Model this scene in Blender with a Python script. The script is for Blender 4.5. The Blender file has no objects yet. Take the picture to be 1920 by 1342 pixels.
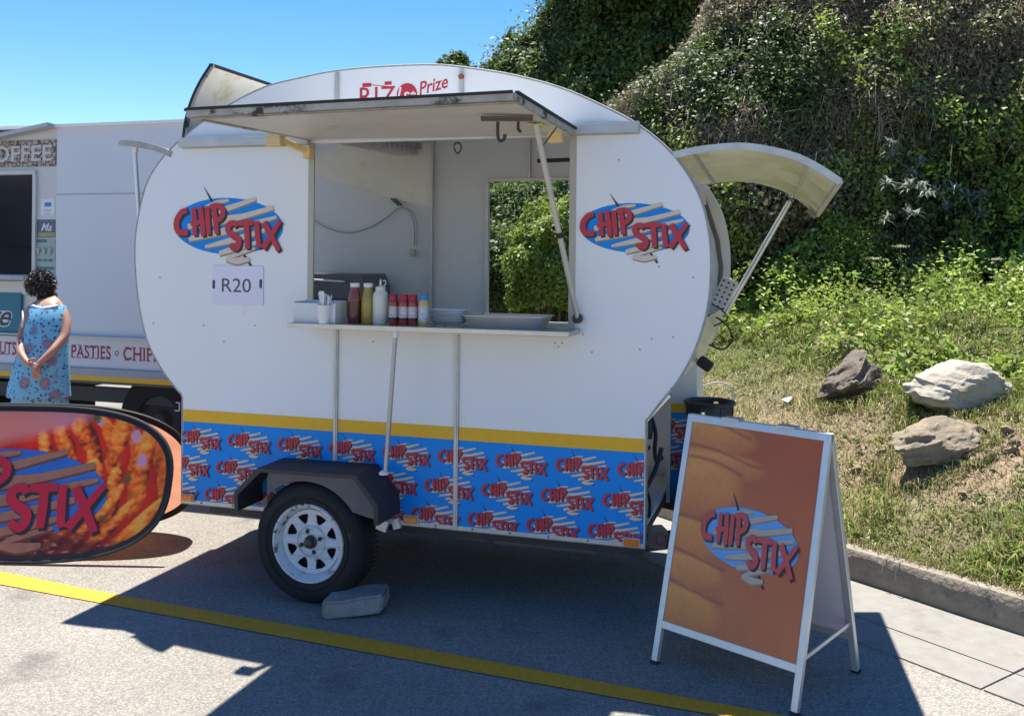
import bpy, bmesh, math, random
import numpy as np
from mathutils import Vector, Matrix, noise as mnoise
from mathutils.geometry import tessellate_polygon
random.seed(7)
RG = np.random.default_rng(11)
C = bpy.context.scene.collection
R = math.radians

# ------------------------------------------------------------------ camera, world, sun, exposure
FPX, HY, RHO, EYE = 1771.0, 486.0, .0096, 1.6
cam_d = bpy.data.cameras.new('camera'); cam = bpy.data.objects.new('camera', cam_d); C.objects.link(cam)
cam_d.sensor_fit = 'HORIZONTAL'; cam_d.sensor_width = 36; cam_d.lens = 36 * FPX / 1920
cam_d.shift_y = -(671 - HY) / 1920
cam_d.clip_start = .05; cam_d.clip_end = 900
cam.matrix_world = Matrix.Translation((0, 0, EYE)) @ Matrix.Rotation(R(90), 4, 'X') @ Matrix.Rotation(RHO, 4, 'Z')
bpy.context.scene.camera = cam

SUN = Vector((-.045, .36, 1.0)).normalized()
world = bpy.data.worlds.new('World'); bpy.context.scene.world = world; world.use_nodes = True
wn = world.node_tree.nodes; wl = world.node_tree.links
bg = wn['Background']; sky = wn.new('ShaderNodeTexSky'); sky.sky_type = 'NISHITA'; sky.sun_disc = False
sky.sun_elevation = math.asin(SUN.z); sky.sun_rotation = math.atan2(SUN.x, SUN.y)
sky.air_density = 1.0; sky.dust_density = .0; sky.ozone_density = 3.0
hs = wn.new('ShaderNodeHueSaturation'); hs.inputs['Saturation'].default_value = 1.34; hs.inputs['Hue'].default_value = .508; hs.inputs['Value'].default_value = 1.0
wl.new(sky.outputs[0], hs.inputs['Color']); wl.new(hs.outputs[0], bg.inputs[0]); bg.inputs[1].default_value = .09
sd = bpy.data.lights.new('sun', 'SUN'); sd.energy = 5.0; sd.angle = R(.53); sd.color = (1, .955, .88)
sun = bpy.data.objects.new('sun', sd); C.objects.link(sun); sun.location = (-3, 10, 20)
sun.rotation_euler = SUN.to_track_quat('Z', 'Y').to_euler()
vs = bpy.context.scene.view_settings
vs.view_transform = 'Standard'; vs.look = 'None'; vs.gamma = 1; vs.use_curve_mapping = False; vs.exposure = 1.12
cy = bpy.context.scene.cycles
cy.max_bounces = 7; cy.diffuse_bounces = 4; cy.glossy_bounces = 3; cy.transmission_bounces = 4; cy.transparent_max_bounces = 6
cy.caustics_reflective = False; cy.caustics_refractive = False; cy.sample_clamp_indirect = 6

# ------------------------------------------------------------------ measuring helpers
TH = R(16.95); ct, st = math.cos(TH), math.sin(TH)
def ray(px, py):
    dx = px - 960; dy = HY - py
    return ((dx - RHO * dy) / FPX, (dy + RHO * dx) / FPX)
def ground(px, py, h=0):
    a, b = ray(px, py); Y = (h - EYE) / b; return (a * Y, Y)
def atY(px, py, Y):
    a, b = ray(px, py); return Vector((a * Y, Y, EYE + b * Y))
class Frame:
    """an upright plane through (ox, oy); t runs along it, d is the distance behind it"""
    def __init__(s, ox, oy, ang): s.ox, s.oy, s.a = ox, oy, ang
    def p(s, px, py, d=0):
        c_, s_ = math.cos(s.a), math.sin(s.a); a, b = ray(px, py)
        ox = s.ox + d * s_; oy = s.oy + d * c_
        t = (a * oy - ox) / (c_ + a * s_); return (t, EYE + b * (oy - t * s_))
    def P(s, px, py, d=0):
        t, z = s.p(px, py, d); return (t, d, z)
    def w(s, t, d, z):
        c_, s_ = math.cos(s.a), math.sin(s.a)
        return Vector((s.ox + t * c_ + d * s_, s.oy - t * s_ + d * c_, z))
TR = Frame(-.8748, 4.5413, TH)
TK = Frame(-3.52, 7.3, TH)

# ------------------------------------------------------------------ object helpers
def newobj(name, me, parent=None):
    o = bpy.data.objects.new(name, me); C.objects.link(o)
    if parent is not None: o.parent = parent
    return o
def tag(o, label=None, cat=None, group=None, kind=None):
    if label: o['label'] = label
    if cat: o['category'] = cat
    if group: o['group'] = group
    if kind: o['kind'] = kind
    return o
def thing(name, label, cat, loc=(0, 0, 0), rz=0, group=None):
    o = newobj(name, None); o.location = loc; o.rotation_euler = (0, 0, rz); o.empty_display_size = .1
    return tag(o, label, cat, group)
def crs(pts, n=6, closed=False):
    P = [Vector(p) for p in pts]; out = []; N = len(P)
    rng = N if closed else N - 1
    for i in range(rng):
        if closed: a, b, c_, d = P[(i - 1) % N], P[i], P[(i + 1) % N], P[(i + 2) % N]
        else: a, b, c_, d = P[max(i - 1, 0)], P[i], P[i + 1], P[min(i + 2, N - 1)]
        for k in range(n):
            t = k / n
            out.append(.5 * ((2 * b) + (c_ - a) * t + (2 * a - 5 * b + 4 * c_ - d) * t * t + (-a + 3 * b - 3 * c_ + d) * t ** 3))
    if not closed: out.append(P[-1].copy())
    return out
class G:
    def __init__(s): s.v = []; s.f = []; s.m = []
    def add(s, v, f, m=0):
        k = len(s.v); s.v += [tuple(x) for x in v]; s.f += [tuple(i + k for i in q) for q in f]; s.m += [m] * len(f); return s
    def box(s, c, d, rot=None, m=0):
        x, y, z = d[0] / 2, d[1] / 2, d[2] / 2
        V = [Vector((i * x, j * y, k * z)) for i in (-1, 1) for j in (-1, 1) for k in (-1, 1)]
        if rot is not None: V = [rot @ q for q in V]
        V = [q + Vector(c) for q in V]
        return s.add(V, [(0, 1, 3, 2), (4, 6, 7, 5), (0, 4, 5, 1), (2, 3, 7, 6), (0, 2, 6, 4), (1, 5, 7, 3)], m)
    def bar(s, a, b, w, h, up=(0, 0, 1), m=0):
        a, b = Vector(a), Vector(b); d = (b - a); L = d.length; d.normalize()
        u = Vector(up); x = d.cross(u)
        if x.length < 1e-4: x = d.cross(Vector((0, 1, 0)))
        x.normalize(); u = x.cross(d)
        return s.box((a + b) / 2, (L, w, h), Matrix((d, x, u)).transposed(), m)
    def tube(s, pts, r, n=8, m=0, cap=True):
        P = [Vector(p) for p in pts]; rr = r if isinstance(r, (list, tuple)) else [r] * len(P)
        V = []; F = []; pu = None
        for i, p in enumerate(P):
            d = (P[min(i + 1, len(P) - 1)] - P[max(i - 1, 0)])
            if d.length < 1e-9: d = Vector((0, 0, 1))
            d.normalize()
            if pu is None:
                pu = d.orthogonal().normalized()
            else:
                pu = (pu - d * pu.dot(d))
                pu = pu.normalized() if pu.length > 1e-6 else d.orthogonal().normalized()
            w = d.cross(pu)
            for k in range(n):
                a = 2 * math.pi * k / n; V.append(p + (pu * math.cos(a) + w * math.sin(a)) * rr[i])
        for i in range(len(P) - 1):
            for k in range(n):
                F.append((i * n + k, i * n + (k + 1) % n, (i + 1) * n + (k + 1) % n, (i + 1) * n + k))
        if cap: F.append(tuple(range(n))[::-1]); F.append(tuple((len(P) - 1) * n + k for k in range(n)))
        return s.add(V, F, m)
    def lathe(s, prof, c=(0, 0, 0), axis='Z', n=32, m=0, close=True):
        """prof: list of (radius, height)"""
        V = []; F = []
        for r, h in prof:
            for k in range(n):
                a = 2 * math.pi * k / n; x, y = r * math.cos(a), r * math.sin(a)
                q = (x, y, h) if axis == 'Z' else ((x, h, y) if axis == 'Y' else (h, x, y))
                V.append(Vector(q) + Vector(c))
        for i in range(len(prof) - 1):
            for k in range(n): F.append((i * n + k, i * n + (k + 1) % n, (i + 1) * n + (k + 1) % n, (i + 1) * n + k))
        if close:
            F.append(tuple(range(n))[::-1]); F.append(tuple((len(prof) - 1) * n + k for k in range(n)))
        return s.add(V, F, m)
    def plate(s, outer, holes=(), y0=0, y1=.01, m=0):
        """upright plate: polygon of (x, z), holes likewise, from y0 to y1"""
        loops = [list(outer)] + [list(h) for h in holes]
        L3 = [[Vector((p[0], p[1], 0)) for p in l] for l in loops]
        tri = tessellate_polygon(L3); flat = [p for l in L3 for p in l]; n = len(flat)
        V = [(p.x, y0, p.y) for p in flat] + [(p.x, y1, p.y) for p in flat]
        F = [tuple(t) for t in tri] + [tuple(i + n for i in t[::-1]) for t in tri]; k = 0
        for l in loops:
            q = len(l)
            for i in range(q): F.append((k + i, k + (i + 1) % q, n + k + (i + 1) % q, n + k + i))
            k += q
        return s.add(V, F, m)
    def sheet(s, near, d0, d1, th=.006, drop=0, m=0, nd=1, skew=0):
        """curved sheet: profile of (t, z), drawn out in y from d0 to d1, given thickness"""
        P = [Vector((p[0], 0, p[1])) for p in near]; n = len(P); V = []; F = []
        nn = []
        for i in range(n):
            d = P[min(i + 1, n - 1)] - P[max(i - 1, 0)]; nn.append(Vector((-d.z, 0, d.x)).normalized())
        for j in range(nd + 1):
            y = d0 + (d1 - d0) * j / nd
            for q in (0, 1):
                for i in range(n):
                    p = P[i] + nn[i] * (th * (q - .5)); V.append((p.x - skew * j / nd * i / (n - 1), y, p.z - drop * j / nd * (.45 + .55 * i / (n - 1))))
        for j in range(nd):
            a = j * 2 * n; b = (j + 1) * 2 * n
            for i in range(n - 1):
                F.append((a + i, a + i + 1, b + i + 1, b + i)); F.append((a + n + i, b + n + i, b + n + i + 1, a + n + i + 1))
            F.append((a, b, b + n, a + n)); F.append((a + n - 1, a + 2 * n - 1, b + 2 * n - 1, b + n - 1))
        for i in range(n - 1):
            F.append((i, n + i, n + i + 1, i + 1)); b = nd * 2 * n; F.append((b + i, b + i + 1, b + n + i + 1, b + n + i))
        return s.add(V, F, m)
    def build(s, name, mats, parent=None, smooth=False, bevel=0, loc=None, rz=None):
        me = bpy.data.meshes.new(name); me.from_pydata(s.v, [], s.f)
        if not isinstance(mats, (list, tuple)): mats = [mats]
        for k in mats: me.materials.append(k)
        me.polygons.foreach_set('material_index', s.m)
        bm = bmesh.new(); bm.from_mesh(me)
        bmesh.ops.recalc_face_normals(bm, faces=bm.faces[:]); bm.to_mesh(me); bm.free()
        if smooth:
            me.polygons.foreach_set('use_smooth', [True] * len(me.polygons)); me.set_sharp_from_angle(angle=R(38))
        me.update(); o = newobj(name, me, parent)
        if bevel:
            b = o.modifiers.new('bevel', 'BEVEL'); b.width = bevel; b.segments = 2; b.limit_method = 'ANGLE'; b.angle_limit = R(40)
        if loc is not None: o.location = loc
        if rz is not None: o.rotation_euler = (0, 0, rz)
        return o
def fastmesh(name, V, F4, cols=None, mat=None, parent=None):
    """numpy mesh; F4 (n, k) faces of one size"""
    me = bpy.data.meshes.new(name); V = np.asarray(V, np.float32); F4 = np.asarray(F4, np.int32); n, k = F4.shape
    me.vertices.add(len(V)); me.vertices.foreach_set('co', V.ravel())
    me.loops.add(n * k); me.loops.foreach_set('vertex_index', F4.ravel())
    me.polygons.add(n); me.polygons.foreach_set('loop_start', np.arange(0, n * k, k, dtype=np.int32))
    me.polygons.foreach_set('loop_total', np.full(n, k, np.int32))
    me.update(calc_edges=True)
    if cols is not None:
        at = me.color_attributes.new('Col', 'FLOAT_COLOR', 'POINT')
        c4 = np.ones((len(V), 4), np.float32); c4[:, :3] = cols; at.data.foreach_set('color', c4.ravel())
    if mat: me.materials.append(mat)
    return newobj(name, me, parent)

# ------------------------------------------------------------------ materials
_mc = {}
def M(name, col=(.5, .5, .5), rough=.5, metal=0, var=.1, vs_=6, bump=0, bs=60, spec=.5, dirt=None, ds=3, dth=.62, alpha=None, trans=0, coat=0, attr=False, tl=0):
    if name in _mc: return _mc[name]
    m = bpy.data.materials.new(name); m.use_nodes = True; nt = m.node_tree; N = nt.nodes; L = nt.links
    b = N['Principled BSDF']; out = N['Material Output']
    b.inputs['Roughness'].default_value = rough; b.inputs['Metallic'].default_value = metal
    b.inputs['Specular IOR Level'].default_value = spec; b.inputs['Coat Weight'].default_value = coat
    b.inputs['Transmission Weight'].default_value = trans
    tc = N.new('ShaderNodeTexCoord')
    n1 = N.new('ShaderNodeTexNoise'); n1.inputs['Scale'].default_value = vs_; n1.inputs['Detail'].default_value = 7; n1.inputs['Roughness'].default_value = .62
    L.new(tc.outputs['Object'], n1.inputs['Vector'])
    mr = N.new('ShaderNodeMapRange'); mr.inputs['From Min'].default_value = .25; mr.inputs['From Max'].default_value = .75
    mr.inputs['To Min'].default_value = 1 - var; mr.inputs['To Max'].default_value = 1 + var * .6
    L.new(n1.outputs['Fac'], mr.inputs['Value'])
    mul = N.new('ShaderNodeVectorMath'); mul.operation = 'SCALE'
    if attr:
        a = N.new('ShaderNodeAttribute'); a.attribute_name = 'Col'; L.new(a.outputs['Color'], mul.inputs[0])
    else: mul.inputs[0].default_value = col
    L.new(mr.outputs[0], mul.inputs['Scale']); cur = mul.outputs[0]
    if dirt:
        n2 = N.new('ShaderNodeTexNoise'); n2.inputs['Scale'].default_value = ds; n2.inputs['Detail'].default_value = 9; n2.inputs['Roughness'].default_value = .7
        L.new(tc.outputs['Object'], n2.inputs['Vector'])
        r2 = N.new('ShaderNodeMapRange'); r2.inputs['From Min'].default_value = dth; r2.inputs['From Max'].default_value = dth + .08
        L.new(n2.outputs['Fac'], r2.inputs['Value'])
        mx = N.new('ShaderNodeMix'); mx.data_type = 'RGBA'; L.new(r2.outputs[0], mx.inputs[0]); L.new(cur, mx.inputs[6]); mx.inputs[7].default_value = (*dirt, 1)
        cur = mx.outputs[2]
    L.new(cur, b.inputs['Base Color'])
    if bump:
        n3 = N.new('ShaderNodeTexNoise'); n3.inputs['Scale'].default_value = bs; n3.inputs['Detail'].default_value = 4
        L.new(tc.outputs['Object'], n3.inputs['Vector'])
        bp = N.new('ShaderNodeBump'); bp.inputs['Strength'].default_value = bump; bp.inputs['Distance'].default_value = .01
        L.new(n3.outputs['Fac'], bp.inputs['Height']); L.new(bp.outputs[0], b.inputs['Normal'])
    if tl:
        t = N.new('ShaderNodeBsdfTranslucent'); ms = N.new('ShaderNodeMixShader'); ms.inputs[0].default_value = tl
        L.new(cur, t.inputs['Color']); L.new(b.outputs[0], ms.inputs[1]); L.new(t.outputs[0], ms.inputs[2]); L.new(ms.outputs[0], out.inputs['Surface'])
    if alpha is not None: b.inputs['Alpha'].default_value = alpha
    _mc[name] = m; return m
white = M('white_panel', (.77, .775, .785), .28, var=.04, vs_=1.6, bump=.09, bs=3.0, dirt=(.66, .655, .63), ds=3.1, dth=.62, spec=.5)
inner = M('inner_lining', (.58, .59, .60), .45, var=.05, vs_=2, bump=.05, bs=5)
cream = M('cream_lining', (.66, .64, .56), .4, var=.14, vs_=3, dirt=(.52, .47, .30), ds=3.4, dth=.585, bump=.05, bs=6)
alu = M('aluminium', (.62, .63, .64), .34, .85, var=.1, vs_=12, bump=.04, bs=90)
aluw = M('dull_aluminium', (.55, .55, .53), .5, .5, var=.18, vs_=14, dirt=(.25, .23, .2), ds=18, dth=.66)
steel = M('stainless_steel', (.6, .6, .6), .22, 1, var=.06, vs_=5)
rubber = M('black_rubber', (.018, .018, .02), .7, var=.3, vs_=20)
rimc = M('flaking_white_rim', (.58, .60, .63), .45, var=.1, vs_=12, dirt=(.035, .03, .028), ds=20, dth=.545, bump=.15, bs=50)
tyrem = M('tyre_rubber', (.013, .013, .014), .82, var=.35, vs_=9, bump=.15, bs=70, dirt=(.05, .048, .045), ds=6, dth=.6)
guardm = M('mudguard_plastic', (.03, .031, .035), .6, var=.3, vs_=12, bump=.3, bs=40, dirt=(.07, .066, .06), ds=10, dth=.6)
greyarch = M('grey_inner_arch', (.12, .11, .115), .7, var=.25, vs_=9, dirt=(.08, .07, .07), ds=8, dth=.6)
rimm = M('chipped_white_rim', (.6, .62, .65), .4, var=.08, vs_=12, dirt=(.03, .028, .027), ds=16, dth=.615, bump=.1, bs=50)
yellowst = M('yellow_reflective_tape', (.78, .42, .006), .4, var=.08, vs_=30, dirt=(.5, .32, .02), ds=14, dth=.64)
bluew = M('blue_vinyl', (.0, .25, .74), .42, var=.06, vs_=4, spec=.25)
redink = M('red_print', (.50, .022, .05), .42, var=.06, vs_=30)
blackink = M('black_print', (.02, .018, .022), .45, var=.1)
creamink = M('cream_print', (.66, .56, .46), .42, var=.06, vs_=40)
creamsh = M('cream_print_edge', (.30, .21, .15), .45, var=.05)
amber = M('amber_lens', (.80, .20, .01), .2, var=.1, vs_=60, coat=.5)
darkmetal = M('dark_steel', (.045, .045, .05), .55, .3, var=.3, vs_=10, dirt=(.11, .07, .05), ds=9, dth=.62)
yellowed = M('yellowed_foam', (.72, .56, .26), .7, var=.2, vs_=20, bump=.3, bs=60)
paint_old = M('weathered_frame', (.42, .40, .36), .6, .2, var=.3, vs_=14, dirt=(.04, .035, .03), ds=9, dth=.545)
awnm = M('milky_awning_sheet', (.62, .61, .50), .3, var=.25, vs_=3.2, bump=.1, bs=4, tl=.27, dirt=(.50, .51, .34), ds=3.5, dth=.54)
fibreskin = M('fibreglass_skin', (.70, .69, .60), .3, var=.12, vs_=4, coat=.3, dirt=(.45, .47, .28), ds=6, dth=.62)
plasticw = M('white_plastic', (.72, .73, .74), .4, var=.04)
cordm = M('grey_cord', (.34, .34, .34), .6)

# ------------------------------------------------------------------ numpy noise
def _h(i, j, k):
    n = (i * 374761393 + j * 668265263 + k * 2147483647 + 1013904223) & 0xffffffff
    n = ((n ^ (n >> 13)) * 1274126177) & 0xffffffff
    return ((n ^ (n >> 16)) & 0xffff) / 65535.0
def vnoise(P, sc=1.0, seed=0):
    P = np.asarray(P, np.float64) * sc + seed * 17.13 + 1000; I = np.floor(P).astype(np.int64); f = P - I; f = f * f * (3 - 2 * f); r = 0
    for a in (0, 1):
        for b in (0, 1):
            for c_ in (0, 1):
                w = (f[:, 0] if a else 1 - f[:, 0]) * (f[:, 1] if b else 1 - f[:, 1]) * (f[:, 2] if c_ else 1 - f[:, 2])
                r = r + w * _h(I[:, 0] + a, I[:, 1] + b, I[:, 2] + c_)
    return r
def fbm(P, sc=1, oc=4, seed=0):
    r = 0; t = 0; a = 1
    for o in range(oc): r = r + a * vnoise(P, sc * 2 ** o, seed + o); t += a; a *= .5
    return r / t

# ------------------------------------------------------------------ the ground, kerb, gutter, bank
def asphalt_mat():
    m = bpy.data.materials.new('asphalt'); m.use_nodes = True; nt = m.node_tree; N = nt.nodes; L = nt.links; b = N['Principled BSDF']
    tc = N.new('ShaderNodeTexCoord'); b.inputs['Roughness'].default_value = .85; b.inputs['Specular IOR Level'].default_value = .25
    v = N.new('ShaderNodeTexVoronoi'); v.inputs['Scale'].default_value = 150; L.new(tc.outputs['Object'], v.inputs['Vector'])
    w = N.new('ShaderNodeTexNoise'); w.inputs['Scale'].default_value = 120; w.inputs['Detail'].default_value = 3; L.new(tc.outputs['Object'], w.inputs['Vector'])
    cr = N.new('ShaderNodeValToRGB'); e = cr.color_ramp.elements
    e[0].position = .05; e[0].color = (.125, .116, .103, 1); e[1].position = .9; e[1].color = (.33, .305, .262, 1)
    k = cr.color_ramp.elements.new(.5); k.color = (.225, .205, .175, 1)
    sep = N.new('ShaderNodeSeparateColor'); L.new(v.outputs['Color'], sep.inputs[0])
    ad = N.new('ShaderNodeMath'); ad.operation = 'MULTIPLY_ADD'; L.new(sep.outputs[0], ad.inputs[0]); ad.inputs[1].default_value = .6
    hf = N.new('ShaderNodeMath'); hf.operation = 'MULTIPLY'; L.new(w.outputs['Fac'], hf.inputs[0]); hf.inputs[1].default_value = .45; L.new(hf.outputs[0], ad.inputs[2])
    L.new(ad.outputs[0], cr.inputs[0])
    big = N.new('ShaderNodeTexNoise'); big.inputs['Scale'].default_value = .9; big.inputs['Detail'].default_value = 6; L.new(tc.outputs['Object'], big.inputs['Vector'])
    mr = N.new('ShaderNodeMapRange'); mr.inputs[1].default_value = .3; mr.inputs[2].default_value = .7; mr.inputs[3].default_value = .88; mr.inputs[4].default_value = 1.20
    L.new(big.outputs['Fac'], mr.inputs[0]); sc = N.new('ShaderNodeVectorMath'); sc.operation = 'SCALE'; L.new(cr.outputs[0], sc.inputs[0]); L.new(mr.outputs[0], sc.inputs['Scale'])
    # oil drips and old patches with a shape of their own
    st1 = N.new('ShaderNodeTexNoise'); st1.inputs['Scale'].default_value = 2.3; st1.inputs['Detail'].default_value = 5; L.new(tc.outputs['Object'], st1.inputs['Vector'])
    sm = N.new('ShaderNodeMapRange'); sm.inputs[1].default_value = .60; sm.inputs[2].default_value = .72; sm.inputs[3].default_value = 0; sm.inputs[4].default_value = .5; L.new(st1.outputs['Fac'], sm.inputs[0])
    mx = N.new('ShaderNodeMix'); mx.data_type = 'RGBA'; L.new(sm.outputs[0], mx.inputs[0]); L.new(sc.outputs[0], mx.inputs[6]); mx.inputs[7].default_value = (.07, .068, .065, 1)
    L.new(mx.outputs[2], b.inputs['Base Color'])
    bp = N.new('ShaderNodeBump'); bp.inputs['Strength'].default_value = .55; bp.inputs['Distance'].default_value = .006
    L.new(ad.outputs[0], bp.inputs['Height']); L.new(bp.outputs[0], b.inputs['Normal'])
    return m
asph = asphalt_mat()
g = G(); g.add([(-300, -300, 0), (300, -300, 0), (300, 400, 0), (-300, 400, 0)], [(0, 1, 2, 3)])
tag(g.build('road', asph), 'pale sun bleached asphalt car park surface', kind='structure')

KP = crs([(4.6, .62, 0), (2.9, 3.07, 0), (2.211, 4.049, 0), (1.702, 4.778, 0), (1.2, 5.5, 0), (.6, 6.38, 0), (0, 7.35, 0), (-.5, 8.8, 0), (-1.1, 11, 0), (-2.6, 15, 0), (-7, 24, 0)], 12)
KX = np.array([[p.x, p.y] for p in KP])
seg = KX[1:] - KX[:-1]; sl = np.hypot(seg[:, 0], seg[:, 1]); cum = np.concatenate([[0], np.cumsum(sl)])
def kpt(s_):
    s_ = np.asarray(s_, float); x = np.interp(s_, cum, KX[:, 0]); y = np.interp(s_, cum, KX[:, 1])
    dx = np.interp(s_ + .3, cum, KX[:, 0]) - np.interp(s_ - .3, cum, KX[:, 0]); dy = np.interp(s_ + .3, cum, KX[:, 1]) - np.interp(s_ - .3, cum, KX[:, 1])
    l = np.hypot(dx, dy) + 1e-9
    return x, y, dy / l, -dx / l           # normal to the right of travel = uphill
def dk(x, y):
    """signed distance uphill of the kerb line"""
    x = np.atleast_1d(np.asarray(x, float)); y = np.atleast_1d(np.asarray(y, float)); best = np.full(x.shape, 1e9); sg = np.zeros(x.shape)
    for i in range(0, len(seg), 2):
        j = min(i + 2, len(KX) - 1); A = KX[i]; D = KX[j] - A; L2 = D @ D
        t = np.clip(((x - A[0]) * D[0] + (y - A[1]) * D[1]) / L2, 0, 1)
        ex = x - A[0] - t * D[0]; ey = y - A[1] - t * D[1]; q = np.hypot(ex, ey); cr_ = (D[1] * ex - D[0] * ey)
        b = q < best; best = np.where(b, q, best); sg = np.where(b, np.sign(cr_), sg)
    return best * sg
def hz(x, y):
    d = np.clip(dk(x, y), 0, None); P = np.stack([np.atleast_1d(x), np.atleast_1d(y), 0 * np.atleast_1d(x)], 1)
    amp = np.clip((d - .12) / .6, 0, 1); d = np.clip(d - .12, 0, None)
    return .150 + 1.62 * (1 - np.exp(-d * .36)) + amp * (.16 * (fbm(P, 1.1, 4, 3) - .5) + .05 * (fbm(P, 7, 3, 5) - .5))
kerbm = M('kerb_concrete', (.28, .24, .185), .9, var=.35, vs_=9, bump=.8, bs=45, dirt=(.10, .09, .075), ds=5, dth=.6)
g = G(); n = len(KP); V = []; F = []
prof = [(0, 0), (.006, .13), (.022, .155), (.12, .158), (.13, 0)]
SS = np.arange(0, cum[-1], .12); kx, ky, knx, kny = kpt(SS)
for i in range(len(SS)):
    for j, (d, z) in enumerate(prof):
        w = mnoise.noise((SS[i] * 3, j * 2.1, 0)) * .008; V.append((kx[i] + knx[i] * (d + w), ky[i] + kny[i] * (d + w), z + (w if j in (2, 3) else 0)))
q = len(prof)
for i in range(len(SS) - 1):
    for j in range(q - 1): F.append((i * q + j, (i + 1) * q + j, (i + 1) * q + j + 1, i * q + j + 1))
g.add(V, F); tag(g.build('kerb', kerbm, smooth=True), kind='structure')

# gutter: slabs with open joints
slabm = M('gutter_concrete', (.255, .24, .21), .85, var=.16, vs_=14, bump=.45, bs=120, dirt=(.20, .185, .16), ds=4, dth=.56)
gut = newobj('gutter', None); tag(gut, kind='structure')
def slab(s0, s1, d0, d1):
    P = []
    for s_, d in ((s0, d0), (s1, d0), (s1, d1), (s0, d1)):
        x, y, nx, ny = kpt(s_); P.append((float(x + nx * d), float(y + ny * d)))
    gg = G(); z = .006 + random.uniform(0, .003); gg.add([(a, b, .0005) for a, b in P] + [(a, b, z) for a, b in P], [(4, 5, 6, 7), (0, 1, 5, 4), (1, 2, 6, 5), (2, 3, 7, 6), (3, 0, 4, 7)])
    gg.build('concrete_slab', slabm, gut)
def s_of(x, y): return float(cum[np.argmin((KX[:, 0] - x) ** 2 + (KX[:, 1] - y) ** 2)])
sj = s_of(2.29, 3.94)
dj = float(dk(1.5598, 4.307)[0]); de = float(dk(1.4621, 4.003)[0])
dj2 = float(dk(1.9465, 3.689)[0]); de2 = float(dk(1.7437, 3.592)[0])
DJ = (dj + dj2) / 2; DE = (de + de2) / 2
s_ = sj - 1.52
while s_ < 14:
    slab(s_ + .004, s_ + 1.512, DJ + .003, -.004); slab(s_ + .004, s_ + 1.512, DE, DJ - .003); s_ += 1.52

# bank surface
bankm = M('bank_earth', attr=True, rough=.95, var=.35, vs_=25, bump=.9, bs=60, spec=.2)
sN, dN = 190, 100; ss_ = np.linspace(.2, cum[-1] - .5, sN); dd_ = .118 + 11 * np.linspace(0, 1, dN) ** 1.6
kx, ky, knx, kny = kpt(ss_)
X = kx[:, None] + knx[:, None] * dd_[None]; Y = ky[:, None] + kny[:, None] * dd_[None]
Z = hz(X.ravel(), Y.ravel()).reshape(X.shape)
V = np.stack([X, Y, Z], -1).reshape(-1, 3)
def straw(P):
    """0 green .. 1 bare and dry"""
    x, y = P[:, 0], P[:, 1]; d = dk(x, y)
    a = fbm(P * [1, 1, 0], .9, 4, 21); v = (a - .62) * 2.2
    for cx, cyy, r, s in ((1.15, 6.3, .75, .9), (1.7, 6.1, .55, .8), (1.95, 5.4, .5, .7), (2.55, 5.25, .55, .95), (2.15, 6.9, .4, .7), (2.25, 6.1, .5, .5), (2.75, 5.0, .35, 1.0)):
        v = v + .72 * s * np.exp(-((x - cx) ** 2 + (y - cyy) ** 2) / (r * r))
    return np.clip(v, 0, 1)
st_ = straw(V)[:, None]; nn_ = fbm(V, 3, 4, 8)[:, None]
col = (1 - st_) * np.array([.09, .10, .035]) + st_ * np.array([.32, .24, .15]); col = col * (.6 + .8 * nn_)
idx = np.arange(sN * dN).reshape(sN, dN); F = np.stack([idx[:-1, :-1], idx[1:, :-1], idx[1:, 1:], idx[:-1, 1:]], -1).reshape(-1, 4)
bk = fastmesh('grass_bank', V, F, col, bankm); tag(bk, kind='structure'); bk.data.polygons.foreach_set('use_smooth', [True] * len(F))

# yellow parking line
ylm = M('yellow_road_paint', (.70, .315, .010), .7, var=.18, vs_=40, bump=.4, bs=130, dirt=(.34, .22, .06), ds=70, dth=.575)
def edge(pts): return crs([(*ground(*p), 0) for p in pts], 60)
ytop = edge([(-420, 1000), (-140, 1048), (0, 1072), (220, 1115), (700, 1200), (1180, 1289), (1470, 1342), (1900, 1425)])
ybot = edge([(-420, 1020), (-140, 1069), (0, 1096), (220, 1137), (700, 1226), (1180, 1313), (1400, 1352), (1830, 1435)])
V = []; F = []
for i, (a, b) in enumerate(zip(ytop, ybot)):
    j = mnoise.noise((i * .9, 0, 3)) * .006; k = mnoise.noise((i * .8, 5, 3)) * .006
    V += [(a.x, a.y + j, .004), (b.x, b.y + k, .004)]
    if i: F.append((2 * i - 2, 2 * i - 1, 2 * i + 1, 2 * i))
g = G(); g.add(V, F); tag(g.build('yellow_line', ylm), kind='structure')

# ------------------------------------------------------------------ logo lettering
def ribbon(g, pts, w, y, m, smooth=True, n=5, endcap=True):
    P = [Vector((p[0], p[1])) for p in pts]
    if smooth and len(P) > 2: P = [Vector((p.x, p.y)) for p in crs([(a.x, a.y, 0) for a in P], n)]
    ww = w if isinstance(w, (list, tuple)) else [w] * 2
    W = [np.interp(i / (len(P) - 1), np.linspace(0, 1, len(ww)), ww) for i in range(len(P))]
    L = []; Rr = []
    for i, p in enumerate(P):
        d = (P[min(i + 1, len(P) - 1)] - P[max(i - 1, 0)]).normalized(); nrm = Vector((-d.y, d.x)) * W[i] / 2
        L.append(p + nrm); Rr.append(p - nrm)
    V = []; F = []
    for a, b in zip(L, Rr): V += [(a.x, y, a.y), (b.x, y, b.y)]
    for i in range(len(P) - 1): F.append((2 * i, 2 * i + 1, 2 * i + 3, 2 * i + 2))
    g.add(V, F, m)
U = lambda x, y: ((x - 687) / 950 / 1.0, -(y - 425) / 950 * .905)   # crop pixels -> logo units (ellipse 1 wide)
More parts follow.
